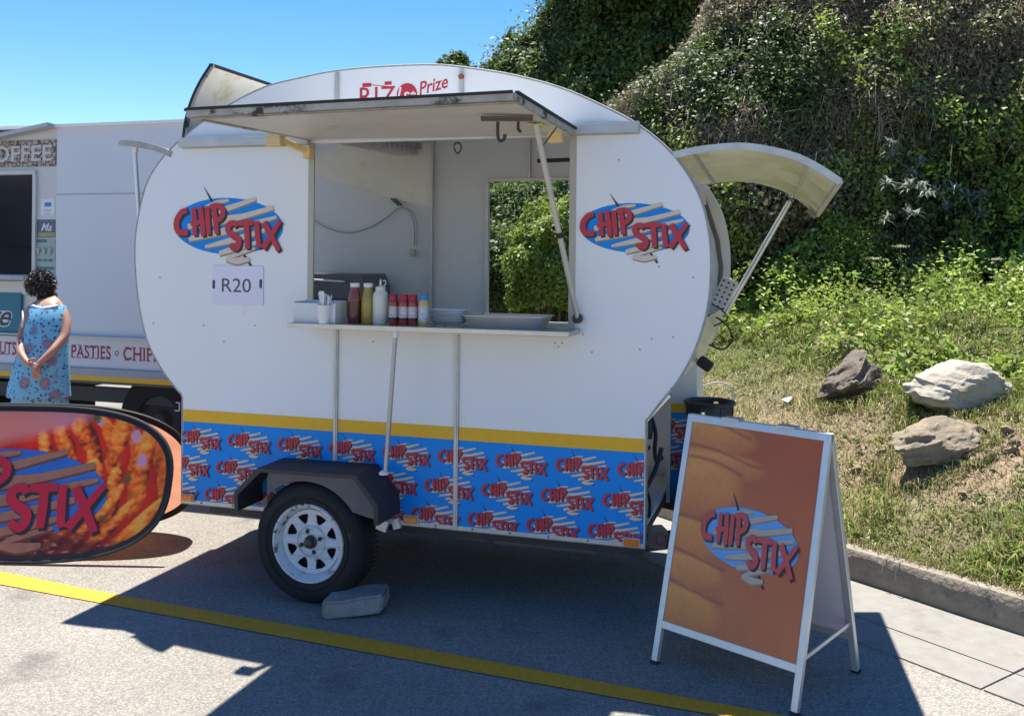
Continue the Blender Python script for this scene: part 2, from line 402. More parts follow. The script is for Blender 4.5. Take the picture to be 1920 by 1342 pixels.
LET = [  # strokes: points, widths
    ([(335, 292), (285, 312), (245, 375), (243, 440), (272, 480), (345, 478)], [42, 52, 46]),
    ([(392, 272), (400, 380), (408, 505)], [40, 44, 40]), ([(452, 262), (468, 380), (482, 510)], [40, 44, 40]), ([(368, 408), (430, 396), (492, 380)], [34, 36, 28]),
    ([(512, 262), (520, 380), (530, 498)], [40, 44, 38]),
    ([(572, 270), (588, 380), (600, 490)], [42, 44, 38]), ([(538, 268), (600, 254), (648, 285), (648, 340), (612, 376), (580, 380)], [36, 44, 34]),
    ([(770, 432), (748, 402), (706, 415), (700, 462), (735, 498), (782, 528), (792, 575), (765, 612), (715, 585)], [38, 48, 50, 40]),
    ([(780, 405), (850, 400), (918, 398)], [34, 46, 34]), ([(852, 385), (862, 500), (868, 612)], [44, 46, 40]),
    ([(942, 385), (952, 500), (968, 606)], [42, 44, 38]),
    ([(1004, 395), (1070, 510), (1132, 628)], [48, 44, 38]), ([(1142, 382), (1070, 500), (1000, 610)], [34, 40, 46])]
STK = [([(495, 262), (600, 228), (700, 210)], [18, 34, 16]), ([(480, 345), (700, 275), (932, 202)], [20, 44, 26]),
       ([(480, 385), (700, 350), (900, 322)], [26, 28, 6]), ([(340, 430), (700, 375), (1080, 275)], [40, 46, 34]),
       ([(350, 535), (700, 460), (1108, 352)], [38, 56, 20]), ([(495, 600), (740, 540), (1010, 460)], [22, 48, 30]),
       ([(620, 655), (800, 600), (950, 560)], [34, 50, 20]), ([(690, 700), (770, 660), (930, 610)], [18, 34, 16]), ([(680, 706), (780, 716), (885, 700)], [22, 52, 22])]
def logo_mesh(name, ellipse=True, fine=5, dy=.0012, cols=None):
    g = G(); k = [0]
    def nxt(): k[0] += 1; return -dy * (.25 + k[0] * .12)
    if ellipse:
        y = nxt(); pts = [(math.cos(a) * .5, math.sin(a) * .224 - .002) for a in np.linspace(0, 2 * math.pi, 49)[:-1]]
        rot = -.03; pts = [(x * math.cos(rot) - z * math.sin(rot), x * math.sin(rot) + z * math.cos(rot)) for x, z in pts]
        g.add([(x, y, z) for x, z in pts], [tuple(range(48))], 0)
    def rb(pts, w, off, m):
        ribbon(g, [U(a + off[0], b + off[1]) for a, b in pts], [q / 950 for q in w], nxt(), m, n=fine)
    ribbon(g, [U(475, 95), U(515, 160), U(560, 235)], [.002, .012, .026], nxt(), 3, False)
    ribbon(g, [U(815, 640), U(895, 758)], [.02, .02], nxt(), 3, False)
    for p, w in STK: rb(p, w, (3, 12), 2)
    for p, w in STK: rb(p, w, (0, 0), 1)
    for p, w in LET: rb(p, w, (15, 16), 3)
    for p, w in LET: rb(p, w, (0, 0), 4)
    me = bpy.data.meshes.new(name); me.from_pydata(g.v, [], g.f)
    for m_ in (cols or (bluew, creamink, creamsh, blackink, redink)): me.materials.append(m_)
    me.polygons.foreach_set('material_index', g.m); me.update(); return me
LOGO = logo_mesh('logo_print'); LOGOS = logo_mesh('logo_print_small', False, 3)
def place_logo(me, parent, c, w, rot=0, clip=None, name='logo_print', rx=0, sy=1):
    """clip: (t0, t1, z0, z1) in the parent's frame"""
    mat = Matrix.Translation(c) @ Matrix.Rotation(rx, 4, 'X') @ Matrix.Rotation(rot, 4, 'Y') @ Matrix.Diagonal((w, 1, w * sy, 1))
    if clip:
        x0, x1 = c[0] - w * .52, c[0] + w * .52; z0, z1 = c[2] - w * .36, c[2] + w * .36
        if x0 < clip[0] or x1 > clip[1] or z0 < clip[2] or z1 > clip[3]:
            bm = bmesh.new(); bm.from_mesh(me); bm.transform(mat)
            for co, no in (((clip[0], 0, 0), (-1, 0, 0)), ((clip[1], 0, 0), (1, 0, 0)), ((0, 0, clip[2]), (0, 0, -1)), ((0, 0, clip[3]), (0, 0, 1))):
                bmesh.ops.bisect_plane(bm, geom=bm.verts[:] + bm.edges[:] + bm.faces[:], plane_co=co, plane_no=no, clear_outer=True)
            if not bm.faces: bm.free(); return None
            m2 = bpy.data.meshes.new(name); bm.to_mesh(m2); bm.free()
            for q in me.materials: m2.materials.append(q)
            return newobj(name, m2, parent)
    o = newobj(name, me, parent); o.matrix_local = mat; return o
def text(txt, name, mat, parent, c, h=None, w=None, shear=0, bold=0, sp=1, rot=0, align='CENTER', y_ext=.0004, rx=0):
    cu = bpy.data.curves.new(name, 'FONT'); cu.body = txt; cu.shear = shear; cu.offset = bold; cu.space_character = sp; cu.align_x = 'LEFT'
    cu.resolution_u = 4
    o = bpy.data.objects.new('tmp', cu); C.objects.link(o); dg = bpy.context.evaluated_depsgraph_get(); dg.update()
    me = bpy.data.meshes.new_from_object(o.evaluated_get(dg)); bpy.data.objects.remove(o)
    co = np.empty(len(me.vertices) * 3); me.vertices.foreach_get('co', co); co = co.reshape(-1, 3)
    mn, mx_ = co.min(0), co.max(0); W_, H_ = mx_[0] - mn[0], mx_[1] - mn[1]
    sx = (w / W_) if w else h / H_; sz = (h / H_) if h else sx
    q = np.zeros_like(co); q[:, 0] = (co[:, 0] - (mn[0] + mx_[0]) / 2) * sx; q[:, 2] = (co[:, 1] - (mn[1] + mx_[1]) / 2) * sz; q[:, 1] = -y_ext
    me.vertices.foreach_set('co', q.ravel()); me.update(); me.materials.clear(); me.materials.append(mat); me.name = name
    ob = newobj(name, me, parent); ob.location = c; ob.rotation_euler = (rx, rot, 0); return ob

# ------------------------------------------------------------------ the snack trailer
T = thing('food_trailer', 'round white snack trailer with open serving hatch and blue logo skirt on one white wheel', 'food trailer', (TR.ox, TR.oy, 0), -TH)
def tp(px, py, d=0): return TR.p(px, py, d)
OUT_LOW_L = [tp(340, 943), tp(341, 850), tp(343, 745)]
arc_px = [(343, 742), (325, 722), (300, 687), (275, 635), (259, 560), (253, 480), (257, 420), (273, 350), (298, 305), (332, 268), (378, 230), (433, 195), (498, 163), (565, 146), (632, 133), (720, 125), (810, 122), (870, 127), (960, 141), (1050, 165), (1130, 199), (1200, 237), (1262, 290), (1308, 360), (1328, 430), (1333, 500), (1326, 580), (1303, 655), (1272, 712), (1236, 757), (1213, 787)]
ARC = [(v.x, v.y) for v in crs([(*tp(*p), 0) for p in arc_px], 4)]
BOT_R = [tp(1210, 1025)]
t0, z0 = OUT_LOW_L[0]; t1, z1 = BOT_R[0]
t0 = -.822; t1 = 1.530; z0 = z1 = .354
OUTLINE = [(t0, z0), (t0, .88)] + ARC[1:-1] + [(t1 - .001, ARC[-1][1]), (t1, z1)]
wt0, wt1, wz0, wz1 = -.105, 1.194, 1.300, 2.150
g = G(); g.plate(OUTLINE, [[(wt0, wz0), (wt1, wz0), (wt1, wz1), (wt0, wz1)]], 0, .022)
g.build('side_panel', white, T)
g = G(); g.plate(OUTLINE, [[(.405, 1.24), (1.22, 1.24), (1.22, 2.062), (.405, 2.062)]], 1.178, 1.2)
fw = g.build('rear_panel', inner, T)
g = G()
for a, b in (((.405, 1.24), (.405, 2.062)), ((.405, 2.062), (1.22, 2.062)), ((1.22, 2.062), (1.22, 1.24))):
    g.bar((a[0], 1.172, a[1]), (b[0], 1.172, b[1]), .016, .03, up=(0, 1, 0))
g.build('rear_window_frame', aluw, T)
# outline trim
g = G(); g.tube([(p[0], .004, p[1]) for p in OUTLINE[:]] + [(t0, .004, z0)], .0065, 6); g.build('edge_trim', M('grey_seal', (.34, .34, .33), .6, var=.3, vs_=20, dirt=(.12, .11, .1), ds=15, dth=.6), T, smooth=True)
# skin in pieces, leaving the openings free
def arcrange(a, b):
    """part of the outline between two picture points"""
    A, B = Vector(tp(*a)), Vector(tp(*b)); P = [Vector(q) for q in ARC]
    i = min(range(len(P)), key=lambda k: (P[k] - A).length); j = min(range(len(P)), key=lambda k: (P[k] - B).length)
    return [tuple(q) for q in P[i:j + 1]]
def skin(pts, name, mat, d0=.023, d1=1.177):
    c_ = Vector((.34, 1.5)); q = [tuple(Vector(p) + (c_ - Vector(p)).normalized() * .006) for p in pts]
    gg = G(); gg.sheet(q, d0, d1, .005); return gg.build(name, mat, T, smooth=True)
skin(arcrange((433, 195), (1262, 290)), 'roof_skin', white)
skin(arcrange((332, 268), (332, 268)) + arcrange((332, 268), (378, 230))[1:], 'roof_skin', white) if False else None
skin(arcrange((343, 742), (262, 570)), 'end_skin', white)
skin(arcrange((1321, 595), (1213, 787)), 'end_skin', fibreskin)
for tt, nm in ((t0 + .006, 'rear_wall'), ):
    g = G(); g.box((tt, .6, .62), (.008, 1.15, .53)); g.build('end_panel', white, T)
# floor, chassis
g = G(); g.box(((t0 + t1) / 2, .6, .375), (t1 - t0 - .04, 1.15, .03)); g.build('floor_pan', darkmetal, T)
g = G()
for dd in (.12, 1.0): g.bar((t0 + .1, dd, .325), (t1 - .02, dd, .325), .05, .07)
g.bar((t1 - .1, .12, .325), (t1 + .12, .30, .325), .05, .07); g.bar((t1 - .1, 1.0, .325), (t1 + .12, .86, .325), .05, .07)
g.tube([(0, -.05, .28), (0, 1.25, .28)], .03, 10)
g.build('chassis', darkmetal, T)
g = G(); g.box((1.02, .35, .285), (.5, .3, .09)); g.box((.66, .3, .30), (.16, .2, .11)); g.build('step_box', M('dusty_steel', (.12, .12, .125), .7, var=.3, vs_=8), T, bevel=.008)
# interior
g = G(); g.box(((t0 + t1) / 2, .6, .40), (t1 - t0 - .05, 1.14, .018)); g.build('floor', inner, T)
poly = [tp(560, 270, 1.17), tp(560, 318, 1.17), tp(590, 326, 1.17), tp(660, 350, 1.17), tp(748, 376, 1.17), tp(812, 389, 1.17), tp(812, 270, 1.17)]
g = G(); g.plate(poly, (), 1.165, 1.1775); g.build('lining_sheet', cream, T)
g = G()
for x0 in (812,):
    a = tp(x0, 262, 1.165); b = tp(x0, 606, 1.165); g.bar((a[0], 1.16, a[1] + .2), (a[0], 1.16, .5), .012, .024, up=(0, 1, 0))
a = tp(993, 262, 1.165); b = tp(993, 334, 1.165); g.bar((a[0], 1.16, a[1] + .2), (b[0], 1.16, b[1]), .012, .022, up=(0, 1, 0))
g.build('joint_strip', aluw, T)
# louvred lamp at the ceiling
lamp = None
g = G(); a = tp(676, 276, .78); b = tp(772, 276, .78); zc = 2.235
L0 = Vector((a[0] + .06, .35, 2.262)); L1 = Vector((a[0] + .16, 1.12, 2.262))
g.bar(L0, L1, .15, .03); lamp = g.build('ceiling_lamp', M('lamp_body', (.3, .31, .31), .5, .4), T)
g = G()
for i in range(15):
    p = L0.lerp(L1, (i + .5) / 15); g.bar(p + Vector((-.07, 0, -.035)), p + Vector((.07, -.01, -.035)), .004, .04)
g.build('louvre', aluw, lamp)
# cables and socket inside the back panel
cab = thing('power_cable', 'grey power cable sagging across the back wall inside the trailer to a plug', 'cable', TR.w(0, 0, 0), -TH)
g = G(); pts = [(*[0] * 0, *(lambda q: (q[0], 1.155, q[1]))(tp(x, y, 1.155))) for x, y in ((560, 395), (585, 412), (615, 428), (652, 437), (690, 428), (725, 408), (745, 392), (757, 389))]
g.tube(crs(pts, 5), .0045, 6); g.build('cord', cordm, cab, smooth=True)
g = G(); pts = [(lambda q: (q[0], 1.152, q[1]))(tp(x, y, 1.152)) for x, y in ((745, 380), (757, 390), (770, 400), (777, 425), (777, 462))]
g.tube(crs(pts, 5), .004, 6); pts = [(lambda q: (q[0], 1.152, q[1]))(tp(x + 5, y, 1.152)) for x, y in ((757, 390), (770, 400), (777, 425), (776, 462))]
g.tube(crs(pts, 5), .003, 6); g.build('hanging_cord', cordm, cab, smooth=True)
g = G(); q = tp(775, 474, 1.15); g.box((q[0], 1.15, q[1]), (.028, .03, .045)); g.box((q[0], 1.13, q[1] - .004), (.034, .012, .02)); g.build('plug', M('plug_plastic', (.42, .4, .34), .5), cab, bevel=.004)
g = G(); q = tp(742, 376, 1.15)
for k in (0, 1): g.bar((q[0] - .03 + k * .02, 1.15, q[1] + .012), (q[0] + .02 + k * .02, 1.15, q[1] - .03), .012, .008)
g.build('cable_clip', darkmetal, cab)
# griddle with dark lid, left inside
gr = thing('griddle', 'dark steel griddle with a sloping lid behind the left of the counter inside the trailer', 'griddle', TR.w(0, 0, 0), -TH)
dG = .75; a = tp(560, 512, dG); b = tp(682, 560, dG)
g = G(); pr = [(a[0] - .1, a[1] + .0), tp(676, 514, dG), tp(686, 540, dG), tp(686, 562, dG), (a[0] - .1, tp(600, 562, dG)[1])]
g.plate(pr, (), dG, dG + .34); g.build('lid', M('dark_griddle', (.10, .11, .125), .35, .4, var=.2), gr, bevel=.008)
g = G(); a2 = tp(590, 524, dG - .04); b2 = tp(645, 528, dG - .04); g.tube([(a2[0] - .1, dG - .03, a2[1]), (b2[0], dG - .03, b2[1])], .006, 8); g.build('handle', alu, gr)
g = G(); zt = tp(600, 562, dG)[1]; g.box((a[0] - .1 + .22, dG + .17, (zt + .88) / 2), (.48, .36, zt - .89)); g.build('body', M('griddle_body', (.05, .05, .055), .4, .5), gr, bevel=.006)
bn = thing('workbench', 'plain steel bench inside the trailer under the griddle', 'bench', TR.w(0, 0, 0), -TH)
g = G(); g.box((.2, .93, .865), (1.6, .44, .03)); g.build('top', aluw, bn)
for x_ in (-.5, .9):
    for y_ in (.76, 1.1): g = G(); g.box((x_, y_, .63), (.03, .03, .44)); g.build('leg', aluw, bn)

# skirt: yellow tape, blue vinyl, logos
ytz0, ytz1 = .7665, .826
g = G(); g.box(((t0 + t1) / 2, -.0012, (ytz0 + ytz1) / 2), (t1 - t0 - .012, .0024, ytz1 - ytz0)); g.build('yellow_tape', yellowst, T)
g = G(); g.box(((t0 + t1) / 2, -.0010, (z0 + .018 + ytz0) / 2), (t1 - t0 - .014, .0020, ytz0 - z0 - .019)); bl = g.build('blue_skirt', bluew, T)
clip = (t0 + .008, t1 - .008, z0 + .019, ytz0 - .001)
for j in range(3):
    for i in range(-7, 5):
        place_logo(LOGOS, bl, (.847 + .122 + i * .28 - j * .0655, -.0022, .683 - j * .1385), .245, clip=clip)
g = G(); g.box(((t0 + t1) / 2, -.002, z0 + .009), (t1 - t0 - .008, .004, .018)); sr = g.build('sill_rail', aluw, T)
for k in range(13):
    g = G(); x_ = t0 + .12 + k * .18; g.lathe([(.004, 0), (.004, -.003), (.002, -.0045)], (x_, -.004, z0 + .009), 'Y', 8); g.build('rivet', darkmetal, sr)
place_logo(LOGO, T, (-.569, -.001, 1.752), .627)
place_logo(LOGO, T, (1.4675, -.001, 1.742), .481)
# joint strips on the outside
def vstrip(x, y0_, y1_, w=.02):
    a = tp(x[0], y0_); b = tp(x[1], y1_); gg = G(); tcx = (a[0] + b[0]) / 2
    gg.box((tcx, -.006, (a[1] + b[1]) / 2), (w, .008, abs(a[1] - b[1]))); gg.box((tcx, -.011, (a[1] + b[1]) / 2), (w * .35, .004, abs(a[1] - b[1])))
    gg.build('joint_strip', aluw, T)
vstrip((632, 629), 612, 862); vstrip((857, 855), 622, 992); vstrip((632, 633), 137, 252); vstrip((866, 865), 130, 252)
# screws and marks scattered on the panel
for px, py in ((288, 606), (382, 610), (478, 610), (561, 614), (1093, 627), (1041, 643), (1047, 650), (1054, 643), (1222, 635), (1262, 632), (1236, 500), (1300, 520), (1200, 655), (905, 588), (838, 600), (700, 640), (300, 520), (1110, 660), (1160, 300), (420, 640)):
    q = tp(px, py); g = G(); g.lathe([(.0034, 0), (.0034, -.002), (.0015, -.003)], (q[0], 0, q[1]), 'Y', 8); g.build('screw', M('screw_grey', (.16, .15, .14), .6), T)
# amber side lamps
for px, py in ((354, 932), (772, 972), (1185, 1015)):
    q = tp(px, py); g = G(); g.box((q[0], -.008, q[1]), (.076, .014, .040)); lo = g.build('side_marker', aluw, T, bevel=.003)
    g = G(); g.box((q[0], -.017, q[1]), (.066, .010, .030)); g.build('lens', amber, lo, bevel=.003)
# prize lettering
q = tp(708, 176); text('RIZ', 'lettering', redink, T, (q[0], -.001, q[1] - .012), h=.088, w=.185, bold=.004, sp=1.1)
q = tp(688, 160); g = G(); g.box((q[0], -.0012, q[1]), (.045, .0016, .018)); g.box((q[0] + .11, -.0012, q[1] + .004), (.035, .0016, .016)); g.bar((q[0] + .02, -.0012, q[1]), (q[0] + .11, -.0012, q[1] - .012), .0016, .003); g.build('lettering_bar', redink, T)
q = tp(763, 174); cz = q[1] - .008; g = G(); g.lathe([(.052, 0), (.052, -.0014)], (q[0], 0, cz), 'Y', 32); g.build('prize_disc', redink, T)
text('1st', 'lettering', plasticw, T, (q[0], -.0022, cz), h=.062, bold=.01, shear=.1, rot=.12)
q = tp(812, 160); text('Prize', 'lettering', redink, T, (q[0], -.001, q[1]), h=.062, w=.15, shear=.35, bold=.012, rot=-.22)
q = tp(866, 145); g = G(); g.lathe([(.012, 0), (.012, -.02), (.005, -.024)], (q[0], 0, q[1]), 'Y', 12); g.build('rusty_bolt', M('rust', (.30, .07, .05), .8), T)

# ledges beside the hatch
def ledge(a, b):
    A = tp(*a); B = tp(*b); g = G(); zc = (A[1] + B[1]) / 2
    g.box(((A[0] + B[0]) / 2, -.020, zc), (B[0] - A[0], .036, .014)); g.box(((A[0] + B[0]) / 2, -.036, zc - .024), (B[0] - A[0], .004, .036)); g.box(((A[0] + B[0]) / 2, -.004, zc - .026), (B[0] - A[0], .006, .04))
    return g.build('gutter_ledge', M('ledge_metal', (.52, .53, .50), .5, .3, var=.15, vs_=9, dirt=(.2, .18, .15), ds=20, dth=.66), T)
ledge((343, 261), (583, 257)); ledge((1076, 236), (1200, 232))
# serving hatch (hinged up)
hL0 = Vector((wt0 - .004, -.012, 2.166)); hR0 = Vector((wt1 + .006, -.012, 2.150)); hL1 = Vector((-.112, -.955, 2.140)); hR1 = Vector((1.172, -.845, 2.172))
def quadslab(g, P, th, m=0):
    n = (P[1] - P[0]).cross(P[3] - P[0]).normalized() * th
    if n.z < 0: n = -n
    g.add([*P, *[p + n for p in P]], [(0, 1, 2, 3), (4, 7, 6, 5), (0, 4, 5, 1), (1, 5, 6, 2), (2, 6, 7, 3), (3, 7, 4, 0)], m)
g = G(); quadslab(g, [hL0, hR0, hR1, hL1], .018); ht = g.build('hatch', cream, T)
g = G()
for a, b in ((hL1, hR1), (hL0, hL1), (hR0, hR1)):
    o = Vector((0, 0, .012)); g.bar(a + o, b + o, .020, .028)
g.build('frame', paint_old, ht)
g = G()
for a, b in ((hL1, hR1), (hL0, hL1), (hR0, hR1)):
    mid = (hL0 + hR1) / 2; n_ = ((a + b) / 2 - mid); n_.z = 0; n_.normalize(); o = n_ * .012 + Vector((0, 0, .027)); g.bar(a + o, b + o, .014, .010)
g.build('rubber_seal', rubber, ht)
def hp(u, v, dz=-.004): 
    p = hL0.lerp(hR0, u).lerp(hL1.lerp(hR1, u), v); return p + Vector((0, 0, dz))
g = G()
for a, b, w_ in ((hp(.0, .96), hp(1, .96), .03), (hp(.0, .5), hp(.0, .97), .02)): g.bar(a, b, w_, .004)
g.build('grimy_lip', paint_old, ht)
g = G(); g.bar(hp(.83, .68, -.010), hp(.98, .62, -.010), .030, .010); g.bar(hp(.83, .68, -.018), hp(.98, .62, -.018), .008, .012); bk_ = g.build('latch_plate', M('rusty_grey', (.13, .11, .10), .7, .3, dirt=(.16, .08, .05), ds=30, dth=.55), ht, bevel=.002)
g = G(); p = hp(.87, .62, -.02); g.tube(crs([p, p + Vector((0, 0, -.05)), p + Vector((.008, 0, -.075)), p + Vector((.026, 0, -.07)), p + Vector((.03, 0, -.05))], 4), .007, 8); g.build('hook', darkmetal, bk_, smooth=True)
g = G(); p = hp(.93, .6, -.02); g.tube(crs([p, p + Vector((.0, 0, -.03)), p + Vector((.012, 0, -.04))], 4), .006, 8); g.build('hook', darkmetal, bk_, smooth=True)
for c_, d_ in ((hp(.945, .38, -.006), (.055, .09, .010)), (hp(.95, .08, -.02), (.06, .05, .045))):
    g = G(); g.box(c_, d_); g.build('foam_filler', yellowed, ht, bevel=.003)
# brackets on the left underside
g = G(); pa = TR.P(518, 262, -.18); pb = TR.P(576, 286, -.03)
g.box((pa[0], -.18, pa[2] + .0), (.075, .06, .062)); g.bar((pa[0] + .02, -.18, pa[2]), (pb[0] + .01, -.03, pb[2]), .03, .026); g.box((pb[0] + .01, -.035, pb[2] - .006), (.038, .05, .052)); g.build('folding_stay', yellowed, ht, bevel=.004)
# gas strut
g = G(); sa = hp(.955, .30, -.03); se = Vector(TR.P(1083, 597, -.02)); sa = Vector(TR.P(1004, 232, -.40)); mid = sa.lerp(se, .55)
g.tube([sa, mid], .0125, 12); g.tube([mid, se], .0125, 12); ss1 = g.build('gas_strut', M('strut_grey', (.48, .47, .43), .4, .4, var=.12, vs_=20), T, smooth=True)
g = G(); g.tube([mid - (mid - sa).normalized() * .012, mid + (mid - sa).normalized() * .012], .0150, 12); g.build('collar', rubber, ss1)
g = G(); g.lathe([(.022, -.034), (.022, -.008), (.012, 0)], (se.x, 0, se.z), 'Y', 16); g.build('strut_mount', darkmetal, ss1)
g = G(); a = Vector(TR.P(1047, 234, -.25)); b = Vector(TR.P(1018, 274, -.25)); g.tube([a, b], .003, 6); g.build('stay_wire', rubber, ht)
g = G(); a = TR.P(1008, 302, .6); b = TR.P(1090, 299, .6); g.tube([a, b], .011, 8); g.build('grab_rail', rubber, T)
g = G(); a = Vector(TR.P(858, 281, .1)); g.tube(crs([a + Vector((-.018, 0, .01)), a + Vector((0, 0, -.018)), a + Vector((.018, 0, .004)), a + Vector((.01, 0, .03)), a + Vector((-.012, 0, .03))], 4, True), .004, 6); g.build('hatch_hook', darkmetal, T, smooth=True)
# opening edge trim
for x_ in (wt0, wt1):
    g = G(); g.bar((x_, .004, wz0), (x_, .004, wz1), .03, .012, up=(0, 1, 0)); g.build('opening_trim', M('opening_edge', (.42, .40, .34), .5, .3), T)
# counter shelf and its props
g = G(); cz = 1.297; cl, cr_ = -.10, 1.235
g.box(((cl + cr_) / 2, -.105, cz - .004), (cr_ - cl, .235, .008)); g.box(((cl + cr_) / 2, -.2215, cz - .011), (cr_ - cl, .004, .022)); g.box(((cl + cr_) / 2, -.212, cz - .021), (cr_ - cl, .022, .003))
g.box((cl + .002, -.105, cz - .012), (.004, .2, .022)); g.box((cr_ - .002, -.105, cz - .012), (.004, .2, .022))
g.box(((wt0 + wt1) / 2, .1, cz - .004), (wt1 - wt0 - .02, .174, .008))
ctr = g.build('counter', M('brushed_counter', (.52, .51, .48), .34, .8, var=.15, vs_=20, dirt=(.3, .28, .24), ds=16, dth=.66), T, bevel=.0015)
for px, py in ((836, 612), (743, 611)):
    q = tp(px, py, -.225); g = G(); g.lathe([(.004, 0), (.004, -.002)], (q[0], -.2235, q[1]), 'Y', 8); g.build('rivet', darkmetal, ctr)
g = G(); a = Vector(TR.P(742, 621, -.2)); b = Vector(TR.P(723, 884, -.205)); g.tube([a, b], .0105, 12); pr_ = g.build('shelf_prop', M('prop_grey', (.40, .40, .39), .4, .6), T, smooth=True)
g = G(); g.tube([a + Vector((0, 0, .01)), a + Vector((0, 0, -.028))], .0135, 12); g.build('prop_cap', plasticw, pr_)
g = G(); g.lathe([(.022, -.006), (.022, .002), (.010, .012)], (b.x - .008, b.y, b.z - .006), 'Z', 16); g.build('prop_foot', plasticw, pr_)

# left and right flaps
def sheetpx(name, pts, d1, drop, mat, frame_mat, rim=True, seams=(), d0=.0, up=1, skew=0):
    P = [(v.x, v.y) for v in crs([(*tp(*p), 0) for p in pts], 6)]
    g = G(); g.sheet(P, d0, d1, .005, drop, nd=4, skew=skew); o = g.build(name, mat, T, smooth=True)
    n = len(P)
    def at(i, f): return Vector((P[i][0] - skew * f * i / (n - 1), d0 + (d1 - d0) * f, P[i][1] - drop * f * (.45 + .55 * i / (n - 1))))
    if rim:
        g = G()
        for f in (0, 1): 
            for i in range(n - 1): g.bar(at(i, f), at(i + 1, f), .006, (.030 if name == 'end_flap' else .012) if f == 0 else .010, up=(0, 0, 1))
        g.bar(at(n - 1, 0), at(n - 1, 1), .022, .014); g.build('frame', frame_mat, o)
        for fr in seams:
            i = int(fr * (n - 1)); g = G(); g.bar(at(i, .01) + Vector((0, 0, -.006)), at(i, .99) + Vector((0, 0, -.006)), .018, .006); g.build('rib', aluw, o)
    return o, at, n
awr, atr, nr = sheetpx('end_flap', [(1262, 291), (1325, 279), (1400, 275), (1480, 290), (1530, 312), (1575, 341)], 1.13, .085, awnm, aluw, seams=(.16, .76), skew=.07)
g = G(); g.bar(atr(nr - 5, 1) + Vector((0, -.05, -.02)), atr(nr - 2, 1) + Vector((0, -.05, -.02)), .06, .02); g.build('catch_block', M('catch', (.22, .2, .17), .7), awr)
a = Vector(TR.P(1482, 378, 1.10)); b = Vector(TR.P(1360, 590, 1.10))
g = G(); g.tube([a, b], .011, 10); g.bar(a + Vector((-.01, 0, 0)), b + Vector((-.012, 0, 0)), .008, .016); sg = g.build('flap_stay', alu, awr, smooth=True)
awl, atl, nl = sheetpx('end_flap', [(322, 290), (298, 280), (262, 271), (225, 268)], 1.1, 0, awnm, paint_old)
a = Vector(TR.P(253, 282, .06)); b = Vector(TR.P(263, 440, .06)); g = G(); g.tube([a, b], .011, 10); g.build('flap_stay', alu, awl, smooth=True)
g = G(); g.box(a, (.03, .02, .03)); g.build('stay_mount', plasticw, awl)
rfh, atf, nf = sheetpx('roof_flap', [(343, 262), (348, 225), (358, 190), (374, 155), (395, 122)], 1.15, 0, cream, rubber)
g = G(); 
for i in range(nf - 1): g.bar(atf(i, 0) + Vector((.012, .004, 0)), atf(i + 1, 0) + Vector((.014, .004, 0)), .004, .018, up=(1, 0, 0))
g.build('worn_edge', paint_old, rfh)

# wheel
wh = newobj('wheel', None, T); wh.location = (0, 0, .28)
RT, RR_ = .28, .178
g = G(); g.lathe([(RR_ + .002, -.050), (RR_ + .004, -.188), (RR_ + .02, -.198), (.225, -.204), (.248, -.200), (.266, -.188), (.2775, -.170), (.2800, -.150), (.2800, -.058), (.2775, -.045), (.262, -.030), (.225, -.022), (RR_ + .004, -.030), (RR_ + .002, -.050)], (0, 0, 0), 'Y', 96, close=False)
ty = g.build('tyre', tyrem, wh, smooth=True)
g = G()
for k in range(72):
    a = 2 * math.pi * k / 72
    for yy, sk in ((-.155, .035), (-.075, -.035)):
        p = Vector((math.cos(a) * .2795, yy, math.sin(a) * .2795)); p2 = Vector((math.cos(a + sk) * .2805, yy + .05, math.sin(a + sk) * .2805)); g.bar(p, p2, .010, .006, up=(math.cos(a), 0, math.sin(a)))
tag(g.build('tread', tyrem, ty), kind='stuff')
for r_ in (.208, .214, .243, .256):
    g = G(); g.tube([(math.cos(a) * r_, (-.2025 if r_ < .23 else -.2010 if r_ < .25 else -.1955), math.sin(a) * r_) for a in np.linspace(0, 2 * math.pi, 73)], .0014, 5, cap=False); g.build('sidewall_ring', tyrem, ty, smooth=True)
# rim barrel + face with eight cut-outs
g = G(); g.lathe([(RR_, -.060), (RR_ - .012, -.075), (RR_ - .016, -.14), (RR_ - .010, -.165), (RR_ + .002, -.176), (RR_ + .006, -.192), (RR_ + .001, -.199), (RR_ - .007, -.198), (RR_ - .012, -.186), (RR_ - .022, -.176), (RR_ - .028, -.150), (RR_ - .035, -.143)], (0, 0, 0), 'Y', 72, close=False)
rm = g.build('rim', rimc, wh, smooth=True)
def facering():
    gg = G(); outer = [(math.cos(a) * (RR_ - .030), math.sin(a) * (RR_ - .030)) for a in np.linspace(0, 2 * math.pi, 73)[:-1]]
    hub = [(math.cos(a) * .030, math.sin(a) * .030) for a in np.linspace(0, 2 * math.pi, 25)[:-1]]; holes = [hub]
    for k in range(8):
        a = 2 * math.pi * (k + .5) / 8; c_, s_ = math.cos(a), math.sin(a)
        tri = [(.083, 0), (.092, -.012), (.118, -.027), (.127, -.026), (.131, 0), (.127, .026), (.118, .027), (.092, .012)]
        holes.append([(x * c_ - y * s_, x * s_ + y * c_) for x, y in tri])
    for q in range(4):
        a = 2 * math.pi * q / 4 + .35; holes.append([(math.cos(a) * .050 + math.cos(b) * .0075, math.sin(a) * .050 + math.sin(b) * .0075) for b in np.linspace(0, 2 * math.pi, 9)[:-1]])
    gg.plate(outer, holes, -.150, -.144); return gg
g = facering()
for i, v in enumerate(g.v):       # dish the face: hub proud, middle deeper
    r = math.hypot(v[0], v[2]); dy = -.012 * math.exp(-((r - .045) / .030) ** 2) - .010 * math.exp(-((r - .142) / .014) ** 2); g.v[i] = (v[0], v[1] + dy, v[2])
g.build('rim_face', rimm, rm, smooth=True)
